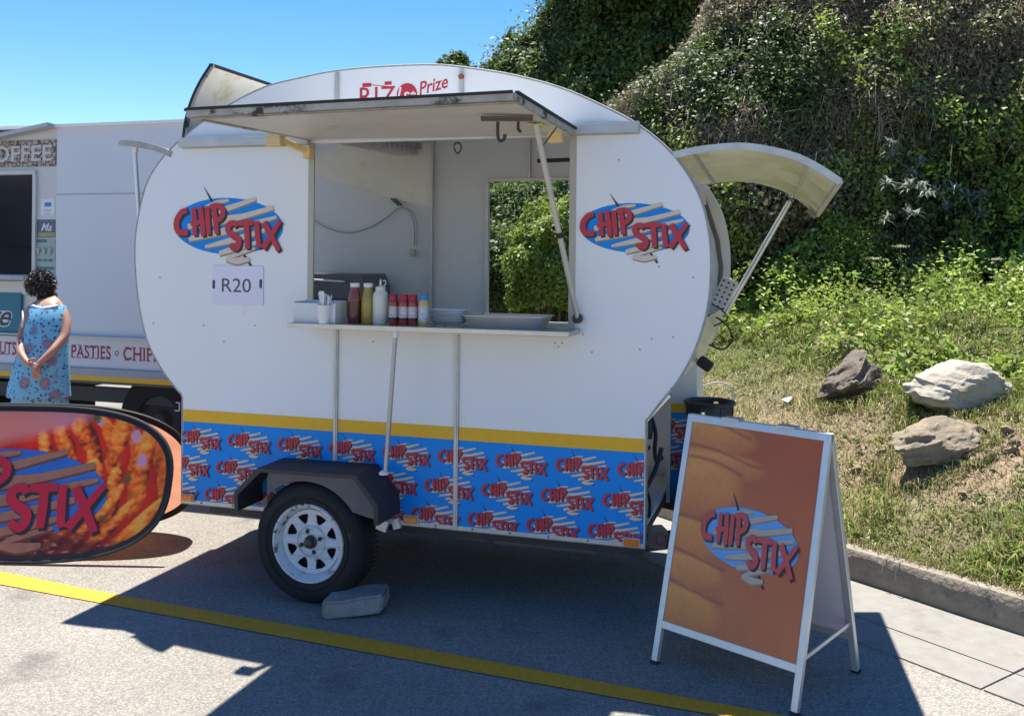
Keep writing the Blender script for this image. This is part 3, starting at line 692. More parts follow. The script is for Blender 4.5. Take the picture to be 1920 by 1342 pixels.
g = G(); g.lathe([(.074, -.1505), (.074, -.160), (.070, -.163)], (0, 0, 0), 'Y', 40, close=False); g.tube([(math.cos(a) * .071, -.161, math.sin(a) * .071) for a in np.linspace(0, 2 * math.pi, 41)], .0022, 6, cap=False); g.build('hub_ring', rimm, rm, smooth=True)
g = G(); g.lathe([(.031, -.10), (.031, -.168), (.026, -.172)], (0, 0, 0), 'Y', 24); g.lathe([(.024, -.172), (.021, -.192), (.014, -.197)], (0, 0, 0), 'Y', 20); g.build('hub', M('greasy_hub', (.07, .062, .055), .5, .5, dirt=(.18, .15, .12), ds=30, dth=.6), rm, smooth=True)
for q in range(4):
    a = 2 * math.pi * q / 4 + .35; g = G(); g.lathe([(.0105, -.155), (.0105, -.166), (.007, -.172)], (math.cos(a) * .050, 0, math.sin(a) * .050), 'Y', 6); g.build('wheel_nut', darkmetal, rm)
g = G(); g.lathe([(.15, -.12), (.15, -.10)], (0, 0, 0), 'Y', 32); g.build('brake_drum', M('drum', (.012, .012, .012), .9), wh)
# mudguard
outer_px = [(439, 958), (439, 921), (484, 876), (669, 889), (710, 946), (712, 984)]
mo = [tp(x, y, -.235) for x, y in outer_px]
g = G(); n_ = len(mo); V = []; F = []
def inset(P, o):
    c_ = Vector((0, .30)); return [tuple(Vector(p) + (c_ - Vector(p)).normalized() * o) for p in P]
mi = inset(mo, .012)
for y_ in (-.235, -.004):
    for P in (mo, mi):
        for p in P: V.append((p[0], y_, p[1]))
for i in range(n_ - 1):
    F += [(i, i + 1, 2 * n_ + i + 1, 2 * n_ + i), (n_ + i, 3 * n_ + i, 3 * n_ + i + 1, n_ + i + 1), (i, n_ + i, n_ + i + 1, i + 1), (2 * n_ + i, 2 * n_ + i + 1, 3 * n_ + i + 1, 3 * n_ + i)]
F += [(0, 2 * n_, 3 * n_, n_), (n_ - 1, 2 * n_ - 1, 4 * n_ - 1, 3 * n_ - 1)]
g.add(V, F); mg = g.build('mudguard', guardm, T, bevel=.004)
lip = inset(mo, .004); lipi = inset(mo, .026); g = G(); ring = lip + lipi[::-1]; g.plate(ring, (), -.241, -.236); g.build('rolled_lip', guardm, mg, bevel=.001)
# grey inner arch plate
ar = []
top = inset(mo, .022); ar = [tp(503, 962, -.2), (tp(503, 895, -.2))] + [top[2], top[3], top[4], (top[5][0], top[5][1] + .005)]
arch = [(math.cos(a) * .292, .28 + math.sin(a) * .292) for a in np.linspace(R(-8), R(148), 26)]
a0 = tp(503, 960, -.2); zl_ = mo[5][1] + .012; arch = [p for p in arch if p[1] > zl_]; pts = [(a0[0], .44), (a0[0], top[2][1] - .03), (top[2][0] + .03, top[2][1]), top[3], top[4], (top[5][0], zl_)] + arch
g = G(); g.plate(pts, (), -.212, -.206); g.build('arch_plate', greyarch, mg)
g = G(); q = tp(728, 975, -.1); g.box((q[0] + .0, -.16, q[1] - .005), (.05, .02, .05), Matrix.Rotation(.3, 3, 'Y')); g.box((q[0] + .05, -.12, q[1] - .005), (.035, .02, .045), Matrix.Rotation(-.3, 3, 'Y')); g.build('mudguard_bracket', aluw, mg)

# right end below the drum: recess with pipes
g = G(); g.box((t1 - .22, .42, .63), (.01, .78, .52)); g.build('recess_back', aluw, T)
g = G()
g.box((t1 - .006, .03, .64), (.012, .05, .57)); g.build('end_frame', alu, T); g = G(); g.box((t1 - .006, .80, .62), (.02, .03, .52)); g.build('end_post', alu, T); g = G(); g.bar((t1 - .004, .03, .90), (t1 + .10, .03, 1.02), .05, .012, up=(0, 0, 1)); g.build('end_frame', alu, T)
g = G(); e = t1 - .05
g.tube(crs([(e, .12, .86), (e + .02, .14, .80), (e + .01, .15, .70), (e + .02, .16, .58), (e, .24, .53), (e + .03, .4, .60), (e + .04, .55, .68)], 6), .011, 8)
g.tube(crs([(e, .45, .86), (e + .03, .42, .78), (e + .03, .40, .70), (e + .03, .46, .64), (e + .04, .58, .63)], 6), .010, 8)
g.tube(crs([(e, .30, .55), (e + .02, .32, .48), (e + .02, .30, .41), (e + .0, .26, .38)], 6), .008, 8)
g.build('gas_hose', rubber, T, smooth=True)
g = G()
for y_, z_ in ((.10, .87), (.42, .84)): g.lathe([(.014, z_ - .09), (.018, z_ - .05), (.012, z_)], (e, y_, 0), 'Z', 10)
g.bar((e, .04, .88), (e, .78, .88), .02, .02); g.bar((e, .10, .73), (e, .42, .71), .016, .016); g.build('gas_pipe', darkmetal, T, smooth=True)
g = G(); q0 = tp(1216, 988, .04); g.plate([tp(1215, 985, .04), tp(1240, 984, .04), tp(1252, 996, .04), tp(1246, 1030, .04), tp(1215, 1026, .04)], (), .04, .05); cpl = g.build('tow_bracket', M('dusty_dark', (.12, .12, .12), .7, dirt=(.2, .1, .08), ds=18, dth=.6), T)
g = G(); q = tp(1237, 1012, .03); g.tube([(q[0] + math.cos(a) * .022, .034, q[1] + math.sin(a) * .026) for a in np.linspace(0, 2 * math.pi, 21)], .005, 6, cap=False); g.build('bracket_ring', M('faded_red', (.22, .07, .06), .7), cpl)
# little cabinet on the far half of the nose
dC = .86; c0, c1 = tp(1254, 800, dC)[0], tp(1307, 730, dC)[0]; zc0, zc1 = .36, 1.02
zt0 = tp(1280, 773, dC)[1]; zt1 = tp(1280, 757, dC)[1]
g = G(); g.box(((c0 + c1) / 2, dC + .16, (zc0 + zc1 + .12) / 2), (c1 - c0, .32, zc1 + .12 - zc0)); cbx = g.build('nose_cabinet', white, T, bevel=.003)
g = G(); g.box(((c0 + c1) / 2, dC - .0012, (zt0 + zt1) / 2), (c1 - c0, .0024, zt1 - zt0)); g.build('yellow_tape', yellowst, cbx)
g = G(); g.box(((c0 + c1) / 2, dC - .001, (zc0 + zt0) / 2), (c1 - c0 - .002, .002, zt0 - zc0 - .001)); g.build('blue_skirt', bluew, cbx)
for k in range(2):
    pl = place_logo(LOGOS, cbx, (c0 + .035 - .04 * k, dC - .0025, zt0 - .085 - .14 * k), .245, clip=(c0, c1, zc0, zt0))
# socket box and lamp, cable on the lower right
sb = newobj('socket_box', None, T)
M3 = Matrix.Rotation(.42, 3, 'Y'); q = Vector(TR.P(1357, 552, .95))
g = G(); g.box(q, (.085, .06, .17), M3); g.build('box', M('box_grey', (.55, .54, .52), .6, var=.15, vs_=20), sb, bevel=.006)
for i in range(3):
    for j in range(6):
        g = G(); o = M3 @ Vector((-.028 + i * .028, -.031, -.068 + j * .027)); g.lathe([(.006, -.002), (.006, .001)], q + o, 'Y', 8); g.build('hole', darkmetal, sb)
g = G(); q = Vector(TR.P(1322, 682, .55)); Mr = Matrix.Rotation(.6, 3, 'Y'); g.box(q, (.075, .06, .052), Mr); lm = g.build('end_lamp', rubber, T, bevel=.012)
g = G(); g.bar(q + Vector((-.03, 0, .01)), q + Vector((-.14, .02, .045)), .04, .015); g.build('lamp_bracket', aluw, lm)
g = G(); pts = [(1322, 590), (1345, 596), (1362, 610), (1370, 622), (1372, 640), (1355, 655), (1332, 647), (1330, 645)]; g.tube(crs([TR.P(x, y, .7) for x, y in pts], 6), .0045, 6)
pts = [(1338, 572), (1352, 580), (1364, 596), (1350, 606), (1335, 612)]; g.tube(crs([TR.P(x, y, .75) for x, y in pts], 6), .004, 6); g.build('loose_cable', rubber, T, smooth=True)
g = G(); g.tube([TR.P(1318, 368, 1.17), TR.P(1345, 450, 1.17), TR.P(1352, 500, 1.17), TR.P(1348, 560, 1.17)], .012, 8); g.build('opening_seal', M('grey_dark', (.10, .10, .10), .7), T, smooth=True)
g = G(); q = TR.P(1307, 368, .5); g.box(q, (.03, .6, .05)); g.build('flap_hinge', plasticw, T)

# price card taped below the left logo
pc = thing('price_card', 'laminated white price card reading R20 taped under the left logo', 'price sign', TR.w(0, 0, 0), -TH)
ca = tp(400, 498); cb = tp(494, 573); 
g = G(); g.box(((ca[0] + cb[0]) / 2, -.0035, (ca[1] + cb[1]) / 2), (cb[0] - ca[0], .003, ca[1] - cb[1])); g.build('card', M('lilac_white_paper', (.66, .66, .82), .12, var=.03, vs_=8, bump=.25, bs=9, coat=1), pc)
q = tp(445, 535); text('R20', 'figures', M('card_ink', (.07, .07, .09), .4), pc, (q[0] - .002, -.0055, q[1]), h=.068, w=.165, bold=.0)
for px in (402, 490):
    q = tp(px, 533 if px < 450 else 532); g = G(); g.box((q[0], -.0062, q[1]), (.013, .0016, .042)); g.build('tape', M('tape_black', (.05, .05, .06), .5), pc)

# ------------------------------------------------------------------ things on the counter
CT = cz
def on(px, py, d): t_, z_ = TR.p(px, py, d); return t_
def cthing(name, label, cat, px, d, group=None, z=CT, rz=0): 
    t_ = on(px, 600, d); return thing(name, label, cat, TR.w(t_, d, z), -TH + rz, group)
k = cthing('napkin_tray', 'clear grey open tray for napkins at the left end of the counter', 'tray', 600, -.13)
gm = M('frosted_acrylic', (.62, .66, .70), .25, var=.08, vs_=8, coat=.4)
g = G(); g.box((0, 0, .003), (.215, .11, .006)); g.build('base', gm, k)
for nm, c_, d_ in (('side', (0, .055, .052), (.215, .004, .10)), ('side', (0, -.055, .048), (.215, .004, .088)), ('side', (-.106, 0, .05), (.004, .108, .094)), ('side', (.106, 0, .05), (.004, .108, .094))):
    g = G(); g.box(c_, d_); g.build(nm, gm, k)
k = cthing('foam_cup', 'white foam cup holding plastic forks on the counter', 'cup', 608, -.195)
g = G(); g.lathe([(.026, 0), (.036, .082), (.038, .085), (.036, .086), (.034, .082), (.025, .006)], n=24); g.build('cup_body', plasticw, k, smooth=True)
for i in range(9):
    a = i * 2.4; r = .012 + .012 * (i % 3) / 2; lean = Vector((math.cos(a) * .016, math.sin(a) * .014, .098))
    t_ = on(608, 600, -.195); w_ = TR.w(t_, -.195, CT + .008)
    f = thing('plastic_fork', 'white plastic fork standing handle up in the foam cup', 'fork', w_ + Vector((math.cos(a) * r * .6, math.sin(a) * r * .6, 0)), -TH + a, 'white plastic forks in the foam cup')
    hgt = .105 + .03 * ((i * 7) % 5) / 5
    g = G(); g.bar((0, 0, 0), (.010 + .003 * (i % 3), 0, hgt), .009, .003, up=(1, 0, 0)); g.build('handle', plasticw, f)
    g = G(); g.box((.011 + .003 * (i % 3), 0, hgt + .004), (.004, .013, .016)); g.build('grip', plasticw, f)
def bottle(name, label, px, d, prof, mat, cap_prof, capm, group=None, low=None, cat='sauce bottle'):
    k = cthing(name, label, cat, px, d, group); g = G(); g.lathe(prof, n=28); g.build('bottle_body', mat, k, smooth=True)
    if low: g = G(); g.lathe(low[0], n=28); g.build('sauce', low[1], k, smooth=True)
    g = G(); g.lathe(cap_prof, n=24); g.build('cap', capm, k, smooth=True); return k
bp = [(.030, 0), (.0325, .004), (.0325, .09), (.031, .115), (.022, .150), (.0195, .162), (.0195, .172)]
capp = [(.0215, .168), (.0215, .184), (.0205, .186)]
bottle('sauce_bottle', 'clear bottle of dark red tomato sauce with a white cap', 665, -.12, bp, M('smeared_red', (.24, .045, .03), .3, var=.3, vs_=30, coat=.4), capp, plasticw, low=([(.0315, .002), (.0332, .006), (.0332, .100), (.0300, .104)], M('tomato_sauce', (.085, .008, .010), .25, coat=.5)))
bottle('sauce_bottle', 'bottle of olive yellow mustard sauce with a white cap', 690, -.11, bp, M('mustard', (.36, .26, .04), .3, var=.25, vs_=25, coat=.4), capp, plasticw)
k = bottle('squeeze_bottle', 'tall milky white squeeze bottle with pointed nozzle', 713, -.115, [(.032, 0), (.035, .004), (.035, .125), (.032, .142), (.024, .152), (.022, .156)], M('milky_plastic', (.62, .63, .58), .35, var=.04), [(.023, .154), (.023, .170), (.012, .174), (.006, .178), (.0035, .205), (.002, .206)], M('cream_plastic', (.64, .62, .50), .4))
g = G(); g.tube(crs([(.012, 0, .172), (.022, 0, .180), (.026, 0, .192), (.020, 0, .200), (.012, 0, .196)], 4), .0022, 6); g.build('tethered_tip', plasticw, k, smooth=True)
redcap = M('red_cap', (.38, .012, .03), .35); spc = [(.0185, .112), (.0195, .114), (.0195, .136), (.018, .138)]
sp = [(.021, 0), (.023, .004), (.023, .098), (.021, .110), (.019, .114)]
labm = M('spice_label', (.55, .50, .54), .4, var=.65, vs_=60)
for i, (px, lb) in enumerate(((738, 'red capped spice shaker left of the three, beside the squeeze bottle'), (757, 'red capped spice shaker in the middle of the three'), (774, 'red capped spice shaker nearest the blue capped one'))):
    k = cthing('spice_shaker', lb, 'spice shaker', px, -.13 if i != 1 else -.135, 'red capped spice shakers')
    g = G(); g.lathe(sp, n=24); g.build('jar', M('red_spice', (.30, .035, .03), .3, var=.35, vs_=40, coat=.3), k, smooth=True)
    g = G(); g.lathe([(.0234, .034), (.0234, .084)], n=24, close=False); g.build('paper_label', labm, k, smooth=True)
    g = G(); g.lathe([(.0232, .022), (.0238, .024), (.0238, .032), (.0232, .034)], n=24, close=False); g.build('label_band', blackink, k, smooth=True)
    g = G(); g.lathe(spc, n=24); g.build('lid', redcap, k, smooth=True)
k = cthing('spice_shaker', 'yellow salt shaker with a blue cap beside the red capped ones', 'spice shaker', 794, -.13)
g = G(); g.lathe(sp, n=24); g.build('jar', M('yellow_spice', (.55, .42, .16), .35, var=.2, vs_=30), k, smooth=True)
g = G(); g.lathe([(.0235, .020), (.0235, .088)], n=24, close=False); g.build('paper_label', M('blue_white_label', (.50, .55, .60), .4, var=.5, vs_=50), k, smooth=True)
g = G(); g.lathe([(.0175, .112), (.0185, .114), (.0185, .140), (.017, .142)], n=24); g.build('lid', M('blue_cap', (.02, .24, .50), .35), k, smooth=True)
for i in range(5):
    k = cthing('foam_tray', 'flat white foam tray %s of the stack beside the steel pan' % ('at the bottom', 'second from the bottom', 'in the middle', 'second from the top', 'on top')[i], 'foam tray', 842, .03, 'white foam trays stacked on the counter', z=CT + i * .0115)
    w_ = .165 + .002 * (i % 2)
    g = G(); 
    def tray(g, w, l, h, th, fl):
        rr = [(w / 2 - fl, l / 2 - fl, 0), (w / 2, l / 2, h), (w / 2 + .006, l / 2 + .006, h), (w / 2 + .006, l / 2 + .006, h - th)]
        rr += [(w / 2 + .0, l / 2 + .0, h - th), (w / 2 - fl, l / 2 - fl, -th)]
        V = []; F = []; n = 32
        def sup(a, b): 
            out = []
            for q in range(n):
                t = 2 * math.pi * q / n; c_, s_ = math.cos(t), math.sin(t); out.append((math.copysign(abs(c_) ** .35, c_) * a, math.copysign(abs(s_) ** .35, s_) * b))
            return out
        for a, b, z in rr:
            for x, y in sup(a, b): V.append((x, y, z + th))
        for i_ in range(len(rr) - 1):
            for q in range(n): F.append((i_ * n + q, i_ * n + (q + 1) % n, (i_ + 1) * n + (q + 1) % n, (i_ + 1) * n + q))
        F.append(tuple(range(n))); F.append(tuple((len(rr) - 1) * n + q for q in range(n))[::-1]); g.add(V, F)
    tray(g, w_, .10, .018, .003, .016); g.build('tray', M('foam_white', (.74, .76, .78), .5, var=.06), k, smooth=True)
k = cthing('steel_pan', 'wide shallow stainless steel pan at the right end of the counter', 'pan', 953, -.06)
g = G(); tray(g, .38, .23, .052, .0015, .03); g.build('pan_body', M('brushed_pan', (.66, .66, .65), .36, .75), k, smooth=True)

# ------------------------------------------------------------------ gas bottle, chock stone
gb = thing('gas_bottle', 'dark blue gas cylinder standing behind the board sign at the trailer nose', 'gas cylinder', (.0, 0, 0)); q = atY(1330, 800, 4.75); gb.location = (q.x, q.y, 0)
gm_ = M('cylinder_paint', (.02, .045, .07), .45, var=.2, vs_=6)
g = G(); g.lathe([(.13, 0), (.15, .02), (.155, .08), (.155, .52), (.14, .60), (.09, .66), (.03, .69), (.03, .71)], n=36); g.build('tank', gm_, gb, smooth=True)
ztop = atY(1330, 752, 4.75).z
g = G(); 
col_pts = lambda r, z: [(math.cos(a) * r, math.sin(a) * r, z) for a in np.linspace(0, 2 * math.pi, 33)]
g.tube(col_pts(.118, ztop - .006), .012, 8, cap=False)
V = []; F = []
for z_ in (ztop - .075, ztop - .006):
    for a in np.linspace(0, 2 * math.pi, 33)[:-1]: V.append((math.cos(a) * .118, math.sin(a) * .118, z_))
for i in range(32):
    if i % 8 in (5,): continue
    F.append((i, (i + 1) % 32, 32 + (i + 1) % 32, 32 + i))
g.add(V, F)
for a in (.3, 1.9, 3.5, 5.1): g.bar((math.cos(a) * .11, math.sin(a) * .11, .60), (math.cos(a) * .115, math.sin(a) * .115, ztop - .02), .03, .012, up=(math.cos(a), math.sin(a), 0))
g.build('collar', M('cylinder_collar', (.025, .03, .035), .5), gb, smooth=True)
g = G(); g.lathe([(.018, .70), (.018, .75), (.03, .755), (.03, .775)], n=12); g.build('valve', M('brass', (.4, .3, .12), .4, .8), gb)

ch = thing('chock_stone', 'worn grey concrete block wedged against the trailer wheel', 'stone block', (-.69, 4.275, 0), R(12))
bm = bmesh.new(); bmesh.ops.create_cube(bm, size=1); bmesh.ops.scale(bm, vec=(.27, .165, .078), verts=bm.verts); bmesh.ops.bevel(bm, geom=bm.edges[:], offset=.010, segments=2, affect='EDGES'); bmesh.ops.subdivide_edges(bm, edges=bm.edges[:], cuts=2, use_grid_fill=True)
for v in bm.verts:
    v.co += Vector(mnoise.noise_vector(v.co * 13)) * .011; v.co.x += v.co.y * .25; v.co.z += v.co.x * .06 + .046
me = bpy.data.meshes.new('block'); bm.to_mesh(me); bm.free(); me.polygons.foreach_set('use_smooth', [True] * len(me.polygons)); me.materials.append(M('block_concrete', (.31, .285, .255), .9, var=.25, vs_=18, bump=.7, bs=60, dirt=(.15, .15, .15), ds=14, dth=.6)); me.set_sharp_from_angle(angle=R(28)); newobj('block', me, ch)

# ------------------------------------------------------------------ A-board sign
fL, fR, bR = Vector(ground(1228, 1243)), Vector(ground(1490, 1340)), Vector(ground(1593, 1255))
wv = fR - fL; SW = wv.length; ang = math.atan2(wv.y, wv.x); dv = (bR - fR); SD = abs(-dv.x * math.sin(ang) + dv.y * math.cos(ang))
AB = thing('board_sign', 'folding pavement sign with orange chip poster in a silver frame', 'board sign', (*((fL + fR) / 2), 0), ang)
HT = .962
def ab(x, v, back=False, off=0):      # v: 0 at ground .. 1 at top
    y = (SD / 2) * v if not back else SD - (SD / 2) * v
    nrm = Vector((0, -HT, -SD / 2)).normalized() if not back else Vector((0, HT, -SD / 2)).normalized()
    return Vector((x, y, HT * v)) - nrm * (-off)
sil = M('silver_frame', (.60, .61, .62), .38, .55, var=.08, vs_=20)
PB = .155
for back in (False, True):
    nm = 'rear_board' if back else 'front_board'; s_ = 1
    g = G(); P = [ab(-SW / 2 + .012, PB, back), ab(SW / 2 - .012, PB, back), ab(SW / 2 - .012, .985, back), ab(-SW / 2 + .012, .985, back)]
    n = (P[1] - P[0]).cross(P[3] - P[0]).normalized() * .006; g.add([*[p - n for p in P], *[p + n for p in P]], [(0, 1, 2, 3), (4, 7, 6, 5), (0, 4, 5, 1), (1, 5, 6, 2), (2, 6, 7, 3), (3, 7, 4, 0)])
    bd = g.build(nm, M('board_white', (.62, .62, .68), .5, var=.04), AB)
    nrm = Vector((0, -HT, -SD / 2 * -1)).normalized() if not back else Vector((0, HT, SD / 2)).normalized()
    for x in (-SW / 2, SW / 2):
        g = G(); g.bar(ab(x, 0.004, back), ab(x, 1, back), .026, .024, up=nrm); g.build('leg', sil, bd, bevel=.002)
        g = G(); g.bar(ab(x, 0.0, back), ab(x, .012, back), .030, .028, up=nrm); g.build('rubber_foot', rubber, bd)
    for v in (PB, .985):
        g = G(); g.bar(ab(-SW / 2, v, back) , ab(SW / 2, v, back), .030, .022, up=nrm); g.build('rail', sil, bd, bevel=.002)
for x in (-SW * .18, SW * .22):
    g = G(); g.box((x, SD / 2, HT + .006), (.075, .05, .008)); g.build('hinge', aluw, AB)
for x in (-SW / 2, SW / 2):
    g = G(); a = ab(x, .185); b = ab(x, .215, True); g.bar(a, b, .006, .014); g.build('stay_bar', sil, AB)
    g = G(); g.lathe([(.012, -.01), (.012, .01)], b, 'X', 10); g.build('stay_knob', rubber, AB)
# printed poster: colours per vertex (flat print)
pu, pv = 150, 220; uu, vv = np.meshgrid(np.linspace(0, 1, pu), np.linspace(0, 1, pv)); u, v = uu.ravel(), vv.ravel()
P2 = np.stack([u * 1.0, v * 1.5, 0 * u], 1); wob = (fbm(P2, 4, 3, 31) - .5); fin = (fbm(P2, 40, 3, 33) - .5)
col = np.array([.42, .085, .022])[None] * (1 - (.35 * (1 - v) + .2 * (1 - u))[:, None]) + np.array([.50, .20, .07])[None] * (.35 * (1 - v) + .2 * (1 - u))[:, None]
col *= (1 + .25 * wob + .08 * fin)[:, None]
for cx, cyy, rx_, ry_ in ((.10, .93, .42, .09), (.22, .80, .40, .075), (.10, .68, .38, .155), (.12, .43, .34, .10), (.08, .27, .36, .085), (.02, .08, .46, .13)):
    q = ((u - cx) / rx_) ** 2 + ((v - cyy) / ry_) ** 2 + wob * .7
    ins = np.clip((1.0 - q) / .40, 0, 1)[:, None] ** .8 * (.72 + .28 * np.clip(1 - u * 1.8, 0, 1))[:, None]; sh = np.clip((v - cyy) / ry_ * .5 + .5, 0, 1)[:, None]
    body = np.array([.50, .14, .04]) * (1 - sh) + np.array([.70, .29, .06]) * sh; body = body * (1 + .3 * wob + .25 * fin)[:, None]
    col = col * (1 - ins) + body * ins
    rim_ = .75 * (np.clip(1 - np.abs(v - (cyy + ry_ * .86 + wob * .05 - (u - cx) * .10)) / (.008 + .012 * (fin + .5)), 0, 1) * (np.abs(u - cx - .02) < rx_ * .88))[:, None] * .8
    col = col * (1 - rim_) + np.array([.16, .035, .03]) * rim_
col = np.clip(col, .01, .9)
V = []; x0_, x1_ = -SW / 2 + .015, SW / 2 - .015; v0_, v1_ = PB + .014, .985 - .012
A_ = np.array(ab(0, v0_)); B_ = np.array(ab(0, v1_)); nrm = np.array(Vector((0, -HT, SD / 2)).normalized())
V = (A_[None] * (1 - v)[:, None] + B_[None] * v[:, None]) + np.stack([x0_ + u * (x1_ - x0_), 0 * u, 0 * u], 1) + nrm * .0085
idx = np.arange(pu * pv).reshape(pv, pu); F = np.stack([idx[:-1, :-1], idx[:-1, 1:], idx[1:, 1:], idx[1:, :-1]], -1).reshape(-1, 4)
po = fastmesh('poster', V, F, col, M('poster_print', attr=True, rough=.35, var=.03, spec=.5), AB)
tilt = math.atan2(SD / 2, HT)
bluel = M('light_blue_print', (.10, .34, .72), .4, var=.05); greyst = M('stick_print', (.42, .36, .29), .4, var=.06); redl = M('poster_red', (.50, .06, .06), .4, var=.05)
LOGOP = logo_mesh('poster_logo', True, 5, .0012, (bluel, greyst, creamsh, blackink, redl))
c_ = ab(.035, .555) + Vector(nrm) * .0098
LOGOP2 = place_logo(LOGOP, AB, c_, .42, rx=-tilt, sy=1.22, name='poster_logo', rot=.02)

# ------------------------------------------------------------------ pop-up banner
BA = thing('popup_banner', 'oval pop-up banner of spiral crisps with black rim standing left of the trailer', 'banner', (-2.66, 4.88, 0), R(-1.5))
bw, bh, lean = .86, .758, .29
def superell(n, ex=2.0):
    out = []
    for k in range(n):
        t = 2 * math.pi * k / n; c_, s_ = math.cos(t), math.sin(t)
        x = c_; z = s_
        # straight top and bottom with full round ends
        out.append((math.copysign(abs(c_) ** .66, c_), math.copysign(abs(s_) ** .74, s_)))
    return out
def bpnt(x, z, back=False, off=0):   # x,z in -1..1
    h = (z + 1) / 2; y = lean * h if not back else .64 - lean * h
    n = Vector((0, -bh, lean)).normalized() if not back else Vector((0, bh, lean)).normalized()
    sag = .01 * (1 - x * x)
    return Vector((x * bw, y, .012 + h * bh)) + n * off
ring = superell(96)
bu, bv = 300, 150; uu, vv = np.meshgrid(np.linspace(-1, 1, bu), np.linspace(-1, 1, bv)); 
# grid squeezed into the oval
RG_ = np.array(ring); ang_ = np.arctan2(RG_[:, 1], RG_[:, 0])
nr_, na_ = 90, 300; rr = np.linspace(0, 1, nr_) ** .8; aa = np.linspace(0, 2 * math.pi, na_, endpoint=False)
o_ = np.argsort(ang_); rx_ = np.interp((aa + math.pi) % (2 * math.pi) - math.pi, ang_[o_], RG_[o_, 0], period=2 * math.pi); rz_ = np.interp((aa + math.pi) % (2 * math.pi) - math.pi, ang_[o_], RG_[o_, 1], period=2 * math.pi)
x = (rr[:, None] * rx_[None]).ravel(); z = (rr[:, None] * rz_[None]).ravel()
P2 = np.stack([x * 1.1, z * .5, 0 * x], 1); w1 = fbm(P2, 3, 3, 41) - .5; w2 = fbm(P2, 9, 3, 42) - .5; w3 = fbm(P2, 45, 3, 43) - .5
col = np.tile(np.array([.55, .030, .008]), (len(x), 1)) * (1 + .9 * w1 + .8 * w2)[:, None]
wa = fbm(P2, 2.2, 3, 141) - .5; wb = fbm(P2, 2.2, 3, 142) - .5
def chips(col, zc_, hh, freq, ph, x0_, x1_, bend, sd):
    xs = x + bend * (z - zc_) + wa * .16; ph_ = xs * freq + ph + wb * 1.2; cell = np.floor(ph_); f = ph_ - cell - .5
    k0 = np.zeros(len(x), np.int64); jit = _h(cell.astype(np.int64) + 500, k0 + sd, k0); jw = _h(cell.astype(np.int64) + 900, k0 + sd, k0 + 3)
    zz = (z + .25 * wb - zc_ - (jit - .5) * .34) / (hh * (.7 + .5 * jit)); e = (f / (.30 + .14 * jw)) ** 2 + np.abs(zz) ** 2.6 + w2 * .8
    ins = np.clip((1 - e) / .18, 0, 1) * ((x > x0_) & (x < x1_)); lum = np.clip(1.05 - .8 * (f * 2.4 + .25) ** 2 + .45 * zz + w3 * 1.6 + w2 * 1.4 + .10 * np.sin(zz * 26 + wa * 20), .12, 1.6) * (.7 + .5 * jw)
    c_ = np.array([1.0, .23, .02]) * lum[:, None] + np.array([.10, .30, .08]) * np.clip(lum - .85, 0, 1)[:, None]
    return col * (1 - ins[:, None]) + c_ * ins[:, None]
col = chips(col, .60, .50, 7.5, .2, .12, 1, .16, 1); col = chips(col, .35, .34, 6.2, .8, .45, 1, -.1, 7); col = chips(col, -.02, .50, 6.4, .55, .40, 1, -.05, 2); col = chips(col, -.62, .50, 7.2, .1, -.15, 1, -.34, 3)
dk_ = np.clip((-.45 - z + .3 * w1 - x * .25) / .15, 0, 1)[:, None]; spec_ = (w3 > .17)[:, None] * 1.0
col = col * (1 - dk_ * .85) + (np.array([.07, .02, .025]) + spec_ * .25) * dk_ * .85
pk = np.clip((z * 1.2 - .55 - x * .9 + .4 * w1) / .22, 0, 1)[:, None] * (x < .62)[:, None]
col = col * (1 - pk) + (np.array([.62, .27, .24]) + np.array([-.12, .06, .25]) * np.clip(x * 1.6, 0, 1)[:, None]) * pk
for cx, cz_, r_ in ((.80, .30, .035), (.74, .62, .03), (.50, .8, .02)):
    q = np.clip(1 - (((x - cx) / r_) ** 2 + ((z - cz_) / (r_ * 3)) ** 2) + w2, 0, 1)[:, None]; q = np.clip(q * 3, 0, 1); col = col * (1 - q) + np.array([.55, .40, .60]) * q
for cx, cz_ in ((.62, -.45), (.72, .05), (.1, -.8), (.47, .86)):
    q = np.clip(1 - (((x - cx) / .032) ** 2 + ((z - cz_) / .07) ** 2) + w2 * 3, 0, 1)[:, None]; q = np.clip(q * 4, 0, 1); col = col * (1 - q) + np.array([.13, .14, .035]) * q
col = np.clip(col, .01, .9)
def bvec(x, z, back=False, off=0):
    h = (z + 1) / 2; y = lean * h if not back else .64 - lean * h; n = np.array(Vector((0, -bh, lean)).normalized() if not back else Vector((0, bh, lean)).normalized())
    return np.stack([x * bw, y + 0 * x, .012 + h * bh], 1) + n[None] * off
idx = np.arange(nr_ * na_).reshape(nr_, na_); nx_ = np.roll(idx, -1, 1); F = np.stack([idx[1:-1], idx[2:], nx_[2:], nx_[1:-1]], -1).reshape(-1, 4)
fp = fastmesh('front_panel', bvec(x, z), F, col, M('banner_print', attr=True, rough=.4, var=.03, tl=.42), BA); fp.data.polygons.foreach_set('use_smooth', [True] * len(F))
colb = np.array([.78, .36, .22])[None] * (1 + .35 * (fbm(np.stack([x * 2 + z, z * 1.2, 0 * x], 1), 4, 3, 9) - .5))[:, None]
bp_ = fastmesh('back_panel', bvec(x, z, True), F, colb, M('banner_back', attr=True, rough=.5, var=.05, tl=.45, bump=.3, bs=9), BA); bp_.data.polygons.foreach_set('use_smooth', [True] * len(F))
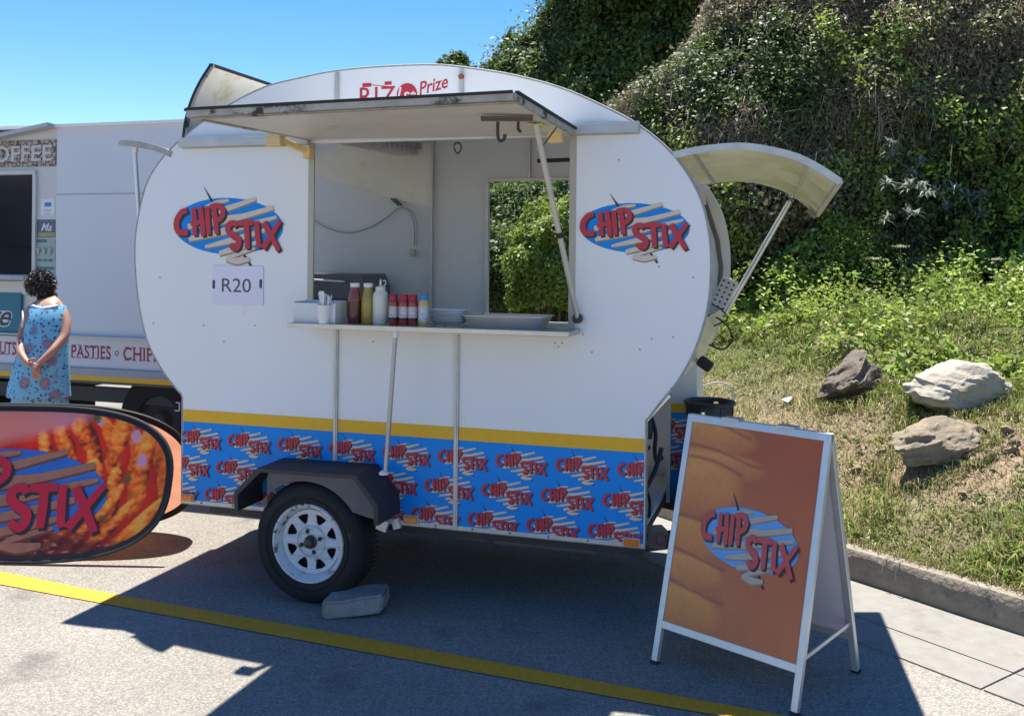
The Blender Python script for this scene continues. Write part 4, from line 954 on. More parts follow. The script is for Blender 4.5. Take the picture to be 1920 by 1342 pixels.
for back, par in ((False, fp), (True, bp_)):
    g = G(); L_ = [bpnt(a * 1.0, b * 1.0, back, .002) for a, b in ring]; L_.append(L_[0]); V = []; Fq = []
    inn = [bpnt(a * (1 - .034), b * (1 - .070), back, .006) for a, b in ring]; inn.append(inn[0]); inb = [bpnt(a * (1 - .034), b * (1 - .070), back, -.004) for a, b in ring]; inb.append(inb[0])
    for i in range(96): 
        V = [L_[i], L_[i + 1], inn[i + 1], inn[i]]; g.add(V, [(0, 1, 2, 3)]); V = [L_[i], L_[i + 1], inb[i + 1], inb[i]]; g.add(V, [(0, 1, 2, 3)])
    g.tube(L_, .009, 8, cap=False); g.build('black_rim', M('rim_fabric', (.012, .012, .014), .6), par, smooth=True)
tl_ = math.atan2(lean, bh); c_ = bpnt(0.015, -.13, False, .004)
brown = M('banner_stick', (.36, .15, .08), .45, var=.15, vs_=20); bl2 = M('banner_blue', (.03, .15, .50), .45, var=.15); rd2 = M('banner_red', (.50, .008, .025), .4)
LB = logo_mesh('banner_logo', True, 6, .0016, (bl2, brown, M('brown_dark', (.14, .05, .03), .5), blackink, rd2))
place_logo(LB, BA, c_, 1.04, rx=-tl_, name='banner_logo', sy=.98)
for xx, yy in ((.34, .1), (-.34, .1), (.3, .56)):
    g = G(); g.box((xx, yy, .008), (.16, .05, .016)); g.build('ground_strap', rubber, BA, bevel=.004)

# ------------------------------------------------------------------ food truck behind
TKO = thing('food_truck', 'white food truck with red PASTIES CHIPS lettering parked behind at the left', 'food truck', (TK.ox, TK.oy, 0), -TH)
def kp(px, py): return TK.p(px, py)
tw = M('truck_panel', (.60, .62, .66), .4, var=.04, vs_=2, bump=.05, bs=3)
tw2 = M('truck_panel_warm', (.56, .57, .55), .5, var=.05, vs_=2)
roof_z = 2.58; zb = .735; X0, X1 = -3.2, 2.3
wl0, wr0, wz0_, wz1_ = -2.2, -.214, 1.442, 2.225
g = G(); g.plate([(X0, zb), (0, zb), (0, roof_z), (X0, roof_z - .25)], [[(wl0, wz0_), (wr0, wz0_), (wr0, wz1_), (wl0, wz1_)]], 0, .04); g.build('serving_wall', tw2, TKO)
g = G(); g.plate([(.0, zb), (X1, zb), (X1, roof_z), (0, roof_z)], (), -.006, .04); g.build('box_wall', tw, TKO)
g = G(); g.box(((X0 + X1) / 2, 1.0, roof_z + .012), (X1 - X0 + .06, 2.06, .024)); g.build('roof', M('white_roof', (.78, .78, .78), .4), TKO)
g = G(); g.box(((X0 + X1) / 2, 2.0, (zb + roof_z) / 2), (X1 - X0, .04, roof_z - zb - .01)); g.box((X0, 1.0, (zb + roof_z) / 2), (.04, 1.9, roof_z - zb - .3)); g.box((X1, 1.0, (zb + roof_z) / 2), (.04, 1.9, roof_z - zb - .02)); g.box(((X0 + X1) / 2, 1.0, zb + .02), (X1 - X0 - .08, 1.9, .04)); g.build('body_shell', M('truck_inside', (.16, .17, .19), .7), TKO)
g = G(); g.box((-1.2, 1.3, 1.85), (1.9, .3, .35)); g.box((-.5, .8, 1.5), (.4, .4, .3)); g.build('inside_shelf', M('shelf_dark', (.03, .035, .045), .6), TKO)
g = G(); g.lathe([(.12, 1.70), (.10, 1.74), (.02, 1.86), (.015, 1.93)], (-.42, .5, .02), 'Z', 16); g.build('blue_lamp_shade', M('blue_shade', (.01, .03, .12), .5), TKO, smooth=True)
# raised hatch slope above the opening
g = G(); a = kp(0, 268); b = kp(106, 240)
P = [Vector((X0, -.02, 2.28)), Vector((0, -.02, 2.60)), Vector((0, -.45, 2.62)), Vector((X0, -.45, 2.30))]
g.add([(-3.2, -.03, 2.10), (-.006, -.03, 2.575), (-.006, -.10, 2.580), (-3.2, -.10, 2.105), (-3.2, -.03, 2.13), (-.006, -.03, 2.605), (-.006, -.10, 2.610), (-3.2, -.10, 2.135)], [(0, 1, 2, 3), (4, 7, 6, 5), (0, 4, 5, 1), (1, 5, 6, 2), (2, 6, 7, 3), (3, 7, 4, 0)]); g.build('sloping_gutter', M('gutter_grey', (.42, .43, .45), .5), TKO)
g = G(); g.add([(-3.2, -.11, 2.15), (-.03, -.11, 2.612), (-.03, 1.9, 2.86), (-3.2, 1.9, 2.6), (-3.2, -.11, 2.165), (-.03, -.11, 2.627), (-.03, 1.9, 2.875), (-3.2, 1.9, 2.615)], [(0, 1, 2, 3), (4, 7, 6, 5), (0, 4, 5, 1), (1, 5, 6, 2), (2, 6, 7, 3), (3, 7, 4, 0)]) if False else g.box((-1.6, .95, 2.60), (3.1, 1.9, .02)); g.build('roof_sheet', M('white_roof'), TKO)
# coffee sign with bean print
def bean_mat():
    m = bpy.data.materials.new('coffee_bean_print'); m.use_nodes = True; nt = m.node_tree; N = nt.nodes; L = nt.links; b = N['Principled BSDF']; b.inputs['Roughness'].default_value = .6
    tc = N.new('ShaderNodeTexCoord'); v = N.new('ShaderNodeTexVoronoi'); v.inputs['Scale'].default_value = 26; v.feature = 'DISTANCE_TO_EDGE'; L.new(tc.outputs['Object'], v.inputs['Vector'])
    cr = N.new('ShaderNodeValToRGB'); e = cr.color_ramp.elements; e[0].position = .03; e[0].color = (.07, .03, .02, 1); e[1].position = .14; e[1].color = (.38, .33, .29, 1); L.new(v.outputs['Distance'], cr.inputs[0]); L.new(cr.outputs[0], b.inputs['Base Color']); return m
s0 = kp(0, 322)[1]; s1 = kp(105, 265)[1]
g = G(); g.box((-.42, -.005, (2.285 + 2.49) / 2), (.82, .010, .205)); sg = g.build('coffee_sign', bean_mat(), TKO)
text('COFFEE', 'lettering', M('pale_letter', (.55, .53, .52), .5), sg, (-.405, -.0105, 2.388), h=.125, w=.72, bold=.012)
g = G()
g.bar((wl0, -.01, wz1_ + .015), (wr0 + .02, -.01, wz1_ + .015), .03, .03); g.bar((wr0 + .012, -.01, wz0_), (wr0 + .012, -.01, wz1_), .03, .024, up=(0, 1, 0)); g.bar((wl0, -.03, wz0_ - .01), (wr0 + .03, -.03, wz0_ - .01), .10, .02)
g.build('window_frame', M('frame_white', (.55, .55, .54), .5), TKO)
# stickers
a = kp(78, 373); b = kp(103, 403); g = G(); g.box(((a[0] + b[0]) / 2, -.002, (a[1] + b[1]) / 2), (b[0] - a[0], .003, a[1] - b[1])); st1_ = g.build('notice', M('paper_white', (.68, .70, .74), .5), TKO)
g = G(); g.box(((a[0] + b[0]) / 2, -.0045, a[1] - .045), (.062, .002, .03)); g.build('blue_badge', M('badge_blue', (.05, .20, .50), .5), st1_)
for k in range(2): g = G(); g.box(((a[0] + b[0]) / 2, -.0045, a[1] - .092 - k * .022), (.07 - k * .02, .002, .005)); g.build('print_line', M('print_grey', (.3, .32, .36), .5), st1_)
def rect(px0, py0, px1, py1, mat, name, y=-.002, par=None):
    a = kp(px0, py0); b = kp(px1, py1); g = G(); g.box(((a[0] + b[0]) / 2, y, (a[1] + b[1]) / 2), (b[0] - a[0], .003, a[1] - b[1])); return g.build(name, mat, par or TKO)
mb = rect(66, 412, 104, 446, M('menu_dark', (.09, .13, .16), .5), 'menu_board'); q = kp(88, 426); text('Ma', 'lettering', M('paper_white'), mb, (q[0], -.0045, q[1]), h=.06, shear=.4, bold=.01)
rect(72, 436, 104, 444, M('menu_gold', (.35, .28, .14), .5), 'menu_strip', -.005, mb)
m2 = rect(66, 448, 104, 540, M('menu_green', (.30, .40, .38), .5, var=.2, vs_=12), 'menu_board')
rect(66, 449, 88, 455, M('menu_dark'), 'menu_heading', -.005, m2)
for k in range(3):
    g = G(); q = kp(74 + k * 11, 471); g.lathe([(.004, -.03), (.016, .018), (.017, .02)], (q[0], -.010, q[1]), 'Z', 8); g.build('drink_picture', M('menu_pic', (.50, .46, .38), .6, var=.4, vs_=60), m2)
for k in range(3): rect(72 + k * 10, 486, 79 + k * 10, 490, M('menu_dark'), 'price_mark', -.005, m2)
rect(66, 500, 102, 506, M('menu_dark'), 'menu_heading', -.005, m2)
# teal panel with script
tb = M('teal_panel', (.01, .15, .22), .5, var=.1)
a = kp(0, 548); b = kp(44, 630); g = G(); g.box((-1.0 + b[0] / 2 - .0, -.02, (a[1] + b[1]) / 2), (2.0 + b[0], .02, a[1] - b[1])); tpn = g.build('teal_board', tb, TKO)
q = kp(14, 597); text('ve', 'lettering', M('paper_white'), tpn, (q[0] - .03, -.0315, q[1]), h=.13, w=.22, shear=.45, bold=.06); text('ve', 'lettering', M('script_dark', (.02, .05, .07), .5), tpn, (q[0] - .03, -.0330, q[1]), h=.115, w=.205, shear=.45, bold=.015)
g = G(); g.box((-1.2, -.06, 1.42), (2.0, .12, .03)); g.build('serving_shelf', M('shelf_grey', (.38, .40, .46), .5), TKO)
g = G(); g.box((-.9, -.012, 1.34), (1.42, .02, .10)); g.build('shelf_front', tw2, TKO)
# lettering strip, sill, tape, chassis
zs0, zs1 = .745, .975
g = G(); g.box(((X0 + X1) / 2, -.012, (zs0 + zs1) / 2), (X1 - X0, .010, zs1 - zs0)); ls = g.build('lettering_strip', M('strip_white', (.62, .62, .66), .45, var=.03), TKO)
dr = M('dark_red_print', (.30, .02, .05), .5)
q0_ = kp(160, 661); q1_ = kp(211, 661); zl = (q0_[1] + q1_[1]) / 2 + .004
def slab(txt, pxa, pxb, par):
    a = kp(pxa, 661)[0]; b = kp(pxb, 661)[0]; text(txt, 'lettering', dr, par, ((a + b) / 2, -.0175, zl), h=.098, w=b - a, bold=.018, sp=1.06)
    # slab serifs: a thin foot line under each stem
    n = len(txt.replace(' ', ''))
    for k_ in range(n):
        c_ = a + (b - a) * (k_ + .5) / n
        for zz in (zl - .047, zl + .047):
            gg = G(); gg.box((c_, -.0182, zz), ((b - a) / n * .62, .0008, .007)); gg.build('serif', dr, par)
slab('DONUTS', -38, 34, ls); slab('PASTIES', 137, 211, ls); slab('CHIPS', 234, 302, ls)
q = kp(222, 661); g = G(); g.tube([(q[0] + math.cos(a) * .014, -.018, zl + math.sin(a) * .018) for a in np.linspace(0, 2 * math.pi, 17)], .003, 6, cap=False); g.build('ring_print', dr, ls)
q = kp(85, 661); g = G(); g.tube([(q[0] + math.cos(a) * .014, -.018, zl + math.sin(a) * .018) for a in np.linspace(0, 2 * math.pi, 17)], .003, 6, cap=False); g.build('ring_print', dr, ls)
g = G(); g.box(((X0 + X1) / 2, -.03, zs1 + .006), (X1 - X0, .05, .012)); g.build('rub_rail', M('rail_grey', (.40, .45, .50), .4, .3), TKO)
g = G(); g.box((X1 * .5 + .0, -.009, 2.065), (X1, .004, .006)); g.build('panel_seam', M('seam', (.35, .36, .38), .6), TKO)
g = G(); g.box(((X0 + X1) / 2, -.02, .715), (X1 - X0, .05, .058)); g.build('sill', M('sill_grey', (.30, .32, .36), .45, .3), TKO)
g = G(); g.box(((X0 + X1) / 2, -.03, .668), (X1 - X0, .03, .036)); g.build('yellow_tape', yellowst, TKO)
g = G(); g.box(((X0 + X1) / 2, .02, .636), (X1 - X0, .05, .024)); g.build('lower_rail', M('rail_dark', (.12, .12, .12), .6), TKO)
g = G(); g.box(((X0 + X1) / 2, .10, .53), (X1 - X0, .06, .11)); g.box(((X0 + X1) / 2, 1.8, .53), (X1 - X0, .06, .11)); 
for k in range(5): g.box((X0 + .4 + k * 1.15, .95, .50), (.10, 1.7, .10))
g.build('chassis', darkmetal, TKO)
for c_, d_ in (((-1.7, .9, .30), (1.4, 1.4, .36)), ((1.75, .9, .38), (.9, 1.3, .34))):
    g = G(); g.box(c_, d_); g.build('underbody_tank', M('under_black', (.012, .012, .013), .8), TKO)
for x_ in (.9, -2.5):
    for y_ in (.16, 1.84):
        w_ = newobj('wheel', None, TKO); w_.location = (x_, y_, .36)
        g = G(); g.lathe([(.19, -.11), (.33, -.11), (.36, -.08), (.36, .08), (.33, .11), (.19, .11)], (0, 0, 0), 'Y', 40, close=False); g.build('tyre', tyrem, w_, smooth=True)
        g = G(); g.lathe([(.195, -.10), (.16, -.06), (.08, -.05), (.05, -.09), (.01, -.10)], (0, 0, 0), 'Y', 32, close=False); g.build('rim', M('rim_grey', (.03, .03, .03), .7), w_, smooth=True)
g = G(); q = kp(330, 762); 
for a, b in (((q[0], -.0, q[1] + .03), (q[0] + .03, 0, q[1] + .03)), ((q[0] + .03, 0, q[1] + .03), (q[0] + .03, 0, q[1] - .03)), ((q[0] + .03, 0, q[1] - .03), (q[0] - .01, 0, q[1] - .03))): g.bar(a, b, .008, .008)
g.build('hook_bracket', plasticw, TKO)

# ------------------------------------------------------------------ person (seen from behind)
PX, PY = -3.12, 6.3
PE = thing('person', 'woman in light blue flowered dress, seen from behind, hands clasped at her back', 'person', (PX, PY, 0), 0)
skinm = M('skin', (.42, .22, .15), .55, var=.1, vs_=10)
def skinmesh(name, verts, edges, radii, mat, parent, root=0, sub=2):
    me = bpy.data.meshes.new(name); me.from_pydata([Vector(v) for v in verts], edges, []); o = newobj(name, me, parent); me.materials.append(mat)
    md = o.modifiers.new('skin', 'SKIN'); 
    sv = me.skin_vertices[0].data
    for i, r in enumerate(radii): sv[i].radius = (r, r) if not isinstance(r, tuple) else r; sv[i].use_root = (i == root)
    md.use_smooth_shade = True
    s_ = o.modifiers.new('sub', 'SUBSURF'); s_.levels = sub; s_.render_levels = sub
    dg = bpy.context.evaluated_depsgraph_get(); dg.update(); m2 = bpy.data.meshes.new_from_object(o.evaluated_get(dg))
    o.modifiers.clear(); o.data = m2; m2.polygons.foreach_set('use_smooth', [True] * len(m2.polygons)); return o
V_ = [(0, 0, .86), (0, .015, 1.0), (0, .05, 1.14), (0, .085, 1.24), (-.03, .115, 1.285), (-.065, .15, 1.32), (-.10, .18, 1.36), (-.118, .20, 1.405),   # 0-7 spine, neck, head
      (-.085, .08, 1.245), (-.140, .06, 1.225), (-.165, .03, 1.115), (-.158, -.03, 1.04), (-.10, -.13, .955), (-.02, -.175, .905), (.025, -.185, .885),   # 8-14 left arm
      (.075, .08, 1.24), (.125, .07, 1.205), (.175, .03, 1.13), (.195, -.02, 1.055), (.15, -.12, .965), (.085, -.17, .90), (.06, -.182, .865),      # 15-21 right arm
      (-.09, 0, .80), (-.095, .01, .48), (-.095, .0, .10), (-.095, .10, .04), (.09, 0, .80), (.095, .01, .48), (.095, .0, .10), (.095, .10, .04)]
V_ = [((x * (.80 if 8 <= i <= 21 else 1)) - (.006 if 8 <= i <= 21 else 0), y, z) for i, (x, y, z) in enumerate(V_)]
E_ = [(0, 1), (1, 2), (2, 3), (3, 4), (4, 5), (5, 6), (6, 7), (3, 8), (8, 9), (9, 10), (10, 11), (11, 12), (12, 13), (13, 14), (3, 15), (15, 16), (16, 17), (17, 18), (18, 19), (19, 20), (20, 21), (0, 22), (22, 23), (23, 24), (24, 25), (0, 26), (26, 27), (27, 28), (28, 29)]
Rd = [.13, .12, .12, .10, .055, .05, .07, .068, .050, .047, .038, .032, .028, .021, .020, .050, .045, .038, .032, .028, .021, .020, .095, .06, .04, .032, .095, .06, .04, .032]
body = skinmesh('body', V_, E_, Rd, skinm, PE)
fv = []; fe = []; fr = []
def finger(p, d, n_, r):
    k = len(fv); p = Vector(p); d = Vector(d)
    for i in range(4): fv.append(p.copy()); fr.append(r * (1 - .12 * i)); p = p + d * n_ / 3; d = (d + Vector((0, .25, -.25)) * .5).normalized()
    for i in range(3): fe.append((k + i, k + i + 1))
for j in range(4): finger((.030 + j * .005, -.190 - .006 * j, .898 - j * .012), (.75, -.1, -.45 - .1 * j), .058 + .006 * (j in (1, 2)), .009)
finger((.005, -.195, .915), (.7, -.2, .35), .045, .0105)
for j in range(4): finger((.055 + j * .004 - .012, -.200 + .004 * j, .868 - j * .003), (-.25 + .14 * j, -.05, -.9), .060 + .006 * (j in (1, 2)), .009)
finger((.075, -.20, .895), (-.4, -.3, -.5), .045, .0105)
skinmesh('fingers', fv, fe, fr, skinm, PE, root=0, sub=1) if False else None
def fing_mesh():
    g = G()
    for i in range(0, len(fv), 4): g.tube(crs(fv[i:i + 4], 3), [fr[i] * (1 - .03 * k) for k in range(10)], 8)
    return g.build('fingers', skinm, PE, smooth=True)
fing_mesh()
def dress_mat():
    m = bpy.data.materials.new('flowered_fabric'); m.use_nodes = True; nt = m.node_tree; N = nt.nodes; L = nt.links; b = N['Principled BSDF']; b.inputs['Roughness'].default_value = .85
    tc = N.new('ShaderNodeTexCoord')
    def vor(s, th, soft=.03, seed=(0, 0, 0)):
        mp = N.new('ShaderNodeMapping'); mp.inputs['Location'].default_value = seed; L.new(tc.outputs['Object'], mp.inputs[0])
        nz = N.new('ShaderNodeTexNoise'); nz.inputs['Scale'].default_value = 30; L.new(mp.outputs[0], nz.inputs['Vector'])
        ad = N.new('ShaderNodeMixRGB'); ad.inputs[0].default_value = .03; L.new(mp.outputs[0], ad.inputs[1]); L.new(nz.outputs['Color'], ad.inputs[2])
        v = N.new('ShaderNodeTexVoronoi'); v.inputs['Scale'].default_value = s; L.new(ad.outputs[0], v.inputs['Vector'])
        r = N.new('ShaderNodeMapRange'); r.inputs[1].default_value = th; r.inputs[2].default_value = th + soft; r.inputs[3].default_value = 1; r.inputs[4].default_value = 0; L.new(v.outputs['Distance'], r.inputs[0]); return r.outputs[0]
    def mix(f, a, c_):
        x_ = N.new('ShaderNodeMix'); x_.data_type = 'RGBA'; L.new(f, x_.inputs[0]); 
        if isinstance(a, tuple): x_.inputs[6].default_value = a
        else: L.new(a, x_.inputs[6])
        x_.inputs[7].default_value = c_; return x_.outputs[2]
    cur = mix(vor(36, .26, .06), (.17, .47, .64, 1), (.015, .10, .22, 1)); cur = mix(vor(7.5, .20, .16, (3, 1, 2)), cur, (.10, .17, .25, 1)); cur = mix(vor(7.5, .10, .16, (3, 1, 2)), cur, (.36, .20, .28, 1)); cur = mix(vor(21, .16, .10, (5, 4, 1)), cur, (.22, .12, .20, 1))
    L.new(cur, b.inputs['Base Color']); return m
dm = dress_mat()
g = G()
def ringloop(g, rings, n=40, m=0, fold=.0):
    V = []; F = []
    for (cx, cyy, z_, a, b) in rings:
        a = a * .90
        for k in range(n):
            t = 2 * math.pi * k / n; f = 1 + fold * (1.5 - z_) * (math.sin(7 * t + z_ * 3) * .6 + math.sin(11 * t) * .4)
            V.append((cx + math.cos(t) * a * f, cyy + math.sin(t) * b * f, z_))
    for i in range(len(rings) - 1):
        for k in range(n): F.append((i * n + k, i * n + (k + 1) % n, (i + 1) * n + (k + 1) % n, (i + 1) * n + k))
    g.add(V, F, m)
ringloop(g, [(-.006, .080, 1.262, .118, .088), (-.005, .065, 1.235, .135, .10), (0, .05, 1.16, .145, .118), (.0, .03, 1.05, .160, .13), (-.005, .01, .93, .182, .142), (-.012, .0, .82, .200, .155), (-.02, -.005, .72, .216, .165), (-.02, -.005, .66, .222, .17)], fold=.035)
g.build('dress', dm, PE, smooth=True)
g = G(); ringloop(g, [(-.02, 0, .70, .18, .14), (-.015, 0, .62, .200, .15), (-.012, 0, .50, .205, .155), (-.01, 0, .34, .21, .16)], fold=.03); g.build('skirt_tier', dm, PE, smooth=True)
g = G(); g.tube(crs([(-.10, .03, 1.262), (-.06, -.004, 1.258), (-.01, -.018, 1.245), (.04, -.012, 1.250), (.085, .02, 1.262)], 5), .008, 6); g.tube(crs([(-.145, .01, 1.225), (-.118, -.04, 1.18), (-.112, -.06, 1.12)], 4), .006, 6); g.build('white_trim', M('trim_white', (.75, .75, .75), .7), PE, smooth=True)
hairm = M('hair', attr=True, rough=.5, var=.3, vs_=30)
hc = np.array([-.105, .165, 1.402]); n = 5200; d_ = RG.normal(size=(n, 3)); d_ /= np.linalg.norm(d_, axis=1)[:, None]
keep = ~((d_[:, 2] < -.80)) & ~((d_[:, 1] > .75) & (d_[:, 2] < .3)); d_ = d_[keep]; n = len(d_)
base = hc + d_ * np.array([.078, .088, .082]); tipd = d_ * .5 + RG.normal(size=(n, 3)) * 1.0 + np.array([0, 0, -.35]); tipd /= np.linalg.norm(tipd, axis=1)[:, None]
L_ = RG.uniform(.012, .036, n)[:, None]; side = np.cross(tipd, RG.normal(size=(n, 3))); side /= np.linalg.norm(side, axis=1)[:, None] + 1e-9; w_ = .0022
mid = base + tipd * L_ * .5 + d_ * .008; tip = base + tipd * L_; V = np.concatenate([base - side * w_, base + side * w_, mid + side * w_, mid - side * w_, tip + side * w_ * .5, tip - side * w_ * .5])
i = np.arange(n); F = np.concatenate([np.stack([i, i + n, i + 2 * n, i + 3 * n], 1), np.stack([i + 3 * n, i + 2 * n, i + 4 * n, i + 5 * n], 1)])
gry = (RG.random(n) < .25)[:, None]; colh = np.where(gry, np.array([[.22, .20, .18]]), np.array([[.025, .018, .015]])) * RG.uniform(.6, 1.3, (n, 1)); colh = np.tile(colh, (6, 1))
hr = fastmesh('hair', V, F, colh, hairm, PE)
bm = bmesh.new(); bmesh.ops.create_icosphere(bm, subdivisions=4, radius=1)
for v in bm.verts:
    nz = mnoise.fractal(v.co * 2.6, 1, 2, 4); v.co = Vector((v.co.x * .083, v.co.y * .090, v.co.z * .082)) * (1 + nz * .10) + Vector(hc)
    if v.co.z < 1.345: v.co.z = 1.345 - (1.345 - v.co.z) * .5
me = bpy.data.meshes.new('hair_mass'); bm.to_mesh(me); bm.free(); me.materials.append(M('hair_dark', (.022, .016, .014), .55, var=.4, vs_=60, bump=1, bs=120)); me.polygons.foreach_set('use_smooth', [True] * len(me.polygons)); hm = newobj('hair_mass', me, PE)
g = G(); g.tube([(-.190, .22, 1.40), (-.190, .13, 1.41)], .004, 6); g.box((-.16, .285, 1.385), (.11, .01, .03)); g.build('sunglasses', rubber, PE)
for sx in (-.062, .0): pass
g = G(); 
for s_ in (-1, 1):
    g.lathe([(.004, -.01), (.016, -.006), (.018, .004), (.010, .008)], (-.105 + s_ * .078, .20, 1.39), 'X', 10)
g.build('ear', skinm, PE, smooth=True)
g = G()
for s_ in (-1, 1): g.box((s_ * .095, .06, .035), (.085, .24, .05))
g.build('shoes', M('shoe', (.06, .04, .03), .6), PE, bevel=.015)

# ------------------------------------------------------------------ rocks
def rock(name, label, px, py, Y, size, rot, mat, seed, strat=.0, sub=5, sink=.25, amp=.28, flat=None):
    q = atY(px, py, Y); zg = float(hz(q.x, q.y)[0])
    o = thing(name, label, 'rock', (q.x, q.y, zg), rot[2])
    bm = bmesh.new(); bmesh.ops.create_icosphere(bm, subdivisions=sub, radius=1); sv = Vector((seed * 3.7, seed, seed * 2.1))
    Rm = Matrix.Rotation(rot[0], 3, 'X') @ Matrix.Rotation(rot[1], 3, 'Y')
    for v in bm.verts:
        p = v.co.copy(); big = mnoise.fractal(p * 1.1 + sv, 1, 2, 3); ce = mnoise.cell(p * 2 + sv)
        # facet by flattening towards a few planes
        for k in range(7):
            nrm = Vector(mnoise.random_unit_vector()) if False else Vector((math.sin(seed * 5 + k * 2.3), math.cos(seed * 3 + k * 1.7), math.sin(k * 4.1 + seed))).normalized(); dd = p.dot(nrm) - .62
            if dd > 0: p -= nrm * dd * .93
        p *= 1 + amp * big
        if strat:
            lay = math.sin((p.z * 1.0 + p.x * .35 + .35 * mnoise.fractal(p * 1.5 + sv, 1, 2, 3)) * strat); p *= 1 + .045 * (1 if lay > 0 else -1) * min(1, abs(lay) * 3) * (1.5 if strat > 8.5 else 1)
            p *= 1 + .05 * mnoise.fractal(Vector((p.x * 2, p.y * 2, p.z * 9)) + sv, 1, 2, 4)
        p *= 1 + .028 * mnoise.fractal(p * 9 + sv, 1, 2, 5)
        p = Vector((p.x * size[0], p.y * size[1], p.z * size[2])); v.co = Rm @ p + Vector((0, 0, size[2] * (1 - sink)))
    me = bpy.data.meshes.new('stone'); bm.to_mesh(me); bm.free(); me.materials.append(mat); me.polygons.foreach_set('use_smooth', [True] * len(me.polygons)); me.set_sharp_from_angle(angle=R(35)); newobj('stone', me, o); return o
rdark = M('dark_slate_rock', (.15, .12, .085), .8, var=.5, vs_=7, bump=1, bs=30, dirt=(.30, .27, .22), ds=7, dth=.60)
rpale = M('pale_rock', (.40, .35, .27), .85, var=.25, vs_=9, bump=.9, bs=32, dirt=(.22, .18, .13), ds=6, dth=.63)
rmid = M('layered_rock', (.27, .215, .145), .85, var=.4, vs_=9, bump=1, bs=34, dirt=(.10, .085, .06), ds=6, dth=.58)
rock('rock', 'dark ridged rock leaning up the bank, leftmost of the large ones', 1592, 745, 6.25, (.25, .17, .15), (.15, -.62, .1), rdark, 2.3, 9, amp=.14, sink=.30)
rock('rock', 'small grey rock against the right of the dark ridged one', 1640, 700, 6.3, (.075, .07, .07), (.1, .2, .5), rdark, 5.1, 0, 4)
rock('rock', 'broad pale flat-topped boulder on the bank', 1790, 775, 5.75, (.32, .26, .150), (.12, .06, .1), rpale, 3.1, 5, amp=.12, sink=.30)
rock('rock', 'long brown layered rock just below the pale boulder', 1752, 892, 5.25, (.30, .15, .115), (.15, -.28, .15), rmid, 7.7, 8, amp=.12, sink=.22)
rock('rock', 'pale sandy slab lying behind the top of the board sign', 1438, 800, 5.75, (.19, .14, .05), (0, 0, .2), M('sandy_rock', (.50, .45, .37), .85, var=.15, vs_=8, bump=.6, bs=40), 1.4, 0, 4, sink=.4)
rock('rock', 'small white stone lying in dry grass left of the dark rock', 1478, 717, 6.4, (.045, .04, .032), (0, 0, .2), M('white_stone', (.55, .54, .52), .8), 4.4, 0, 3)
clm = M('dry_clod', (.26, .19, .12), .95, var=.35, vs_=20, bump=.8, bs=60)
for i in range(32):
    if i < 24: px, py = 1850 + random.gauss(0, 36), 905 + random.gauss(0, 30)
    else: px, py = 1640 + random.gauss(0, 18), 852 + random.gauss(0, 15)
    Y = 5.45 - (py - 860) * .006
    rock('soil_clod', 'brown broken stone among %s' % ('the rubble right of the layered rock' if i < 24 else 'the loose rubble left of the layered rock'), px, py, Y, (random.uniform(.018, .05), random.uniform(.018, .04), random.uniform(.012, .03)), (random.random(), random.random(), random.random() * 3), clm, i + .3, 0, 2)['group'] = 'broken stones right of the layered rock' if i < 24 else 'broken stones left of the layered rock'

# ------------------------------------------------------------------ vegetation
leafm = M('leaf', attr=True, rough=.5, var=.15, vs_=6, spec=.32, tl=.40)
grassm = M('grass_blade', attr=True, rough=.6, var=.15, vs_=8, spec=.3, tl=.38)
twigm = M('twig', attr=True, rough=.8, var=.2, vs_=20)
def leafcloud(name, P, N, size, cols, mat=leafm, parent=None, upb=.5, aspect=.55):
    n = len(P); N = N + RG.normal(size=(n, 3)) * .75 + np.array([0, 0, upb]); N /= np.linalg.norm(N, axis=1)[:, None]
    a = np.cross(N, RG.normal(size=(n, 3))); a /= np.linalg.norm(a, axis=1)[:, None] + 1e-9; b = np.cross(N, a)
    s = (size * RG.uniform(.6, 1.35, n))[:, None] if np.isscalar(size) else (size * RG.uniform(.6, 1.35, n))[:, None]
    fold = N * s * .12
    V = np.stack([P - a * s * .5, P + b * s * .5 * aspect + fold - a * s * .05, P + a * s * .55, P - b * s * .5 * aspect + fold - a * s * .05], 1).reshape(-1, 3)
    F = np.arange(4 * n).reshape(n, 4); F = F[:, [0, 1, 2, 3]]
    return fastmesh(name, V, F, np.repeat(cols, 4, 0), mat, parent)
def mixc(cols, w):
    w = np.stack(w, 1); w = w / w.sum(1)[:, None]; return w @ np.array(cols)
GD, GM, GB, GY, BR, GR = (.048, .088, .026), (.10, .165, .036), (.23, .33, .055), (.38, .43, .075), (.42, .29, .18), (.48, .41, .30)
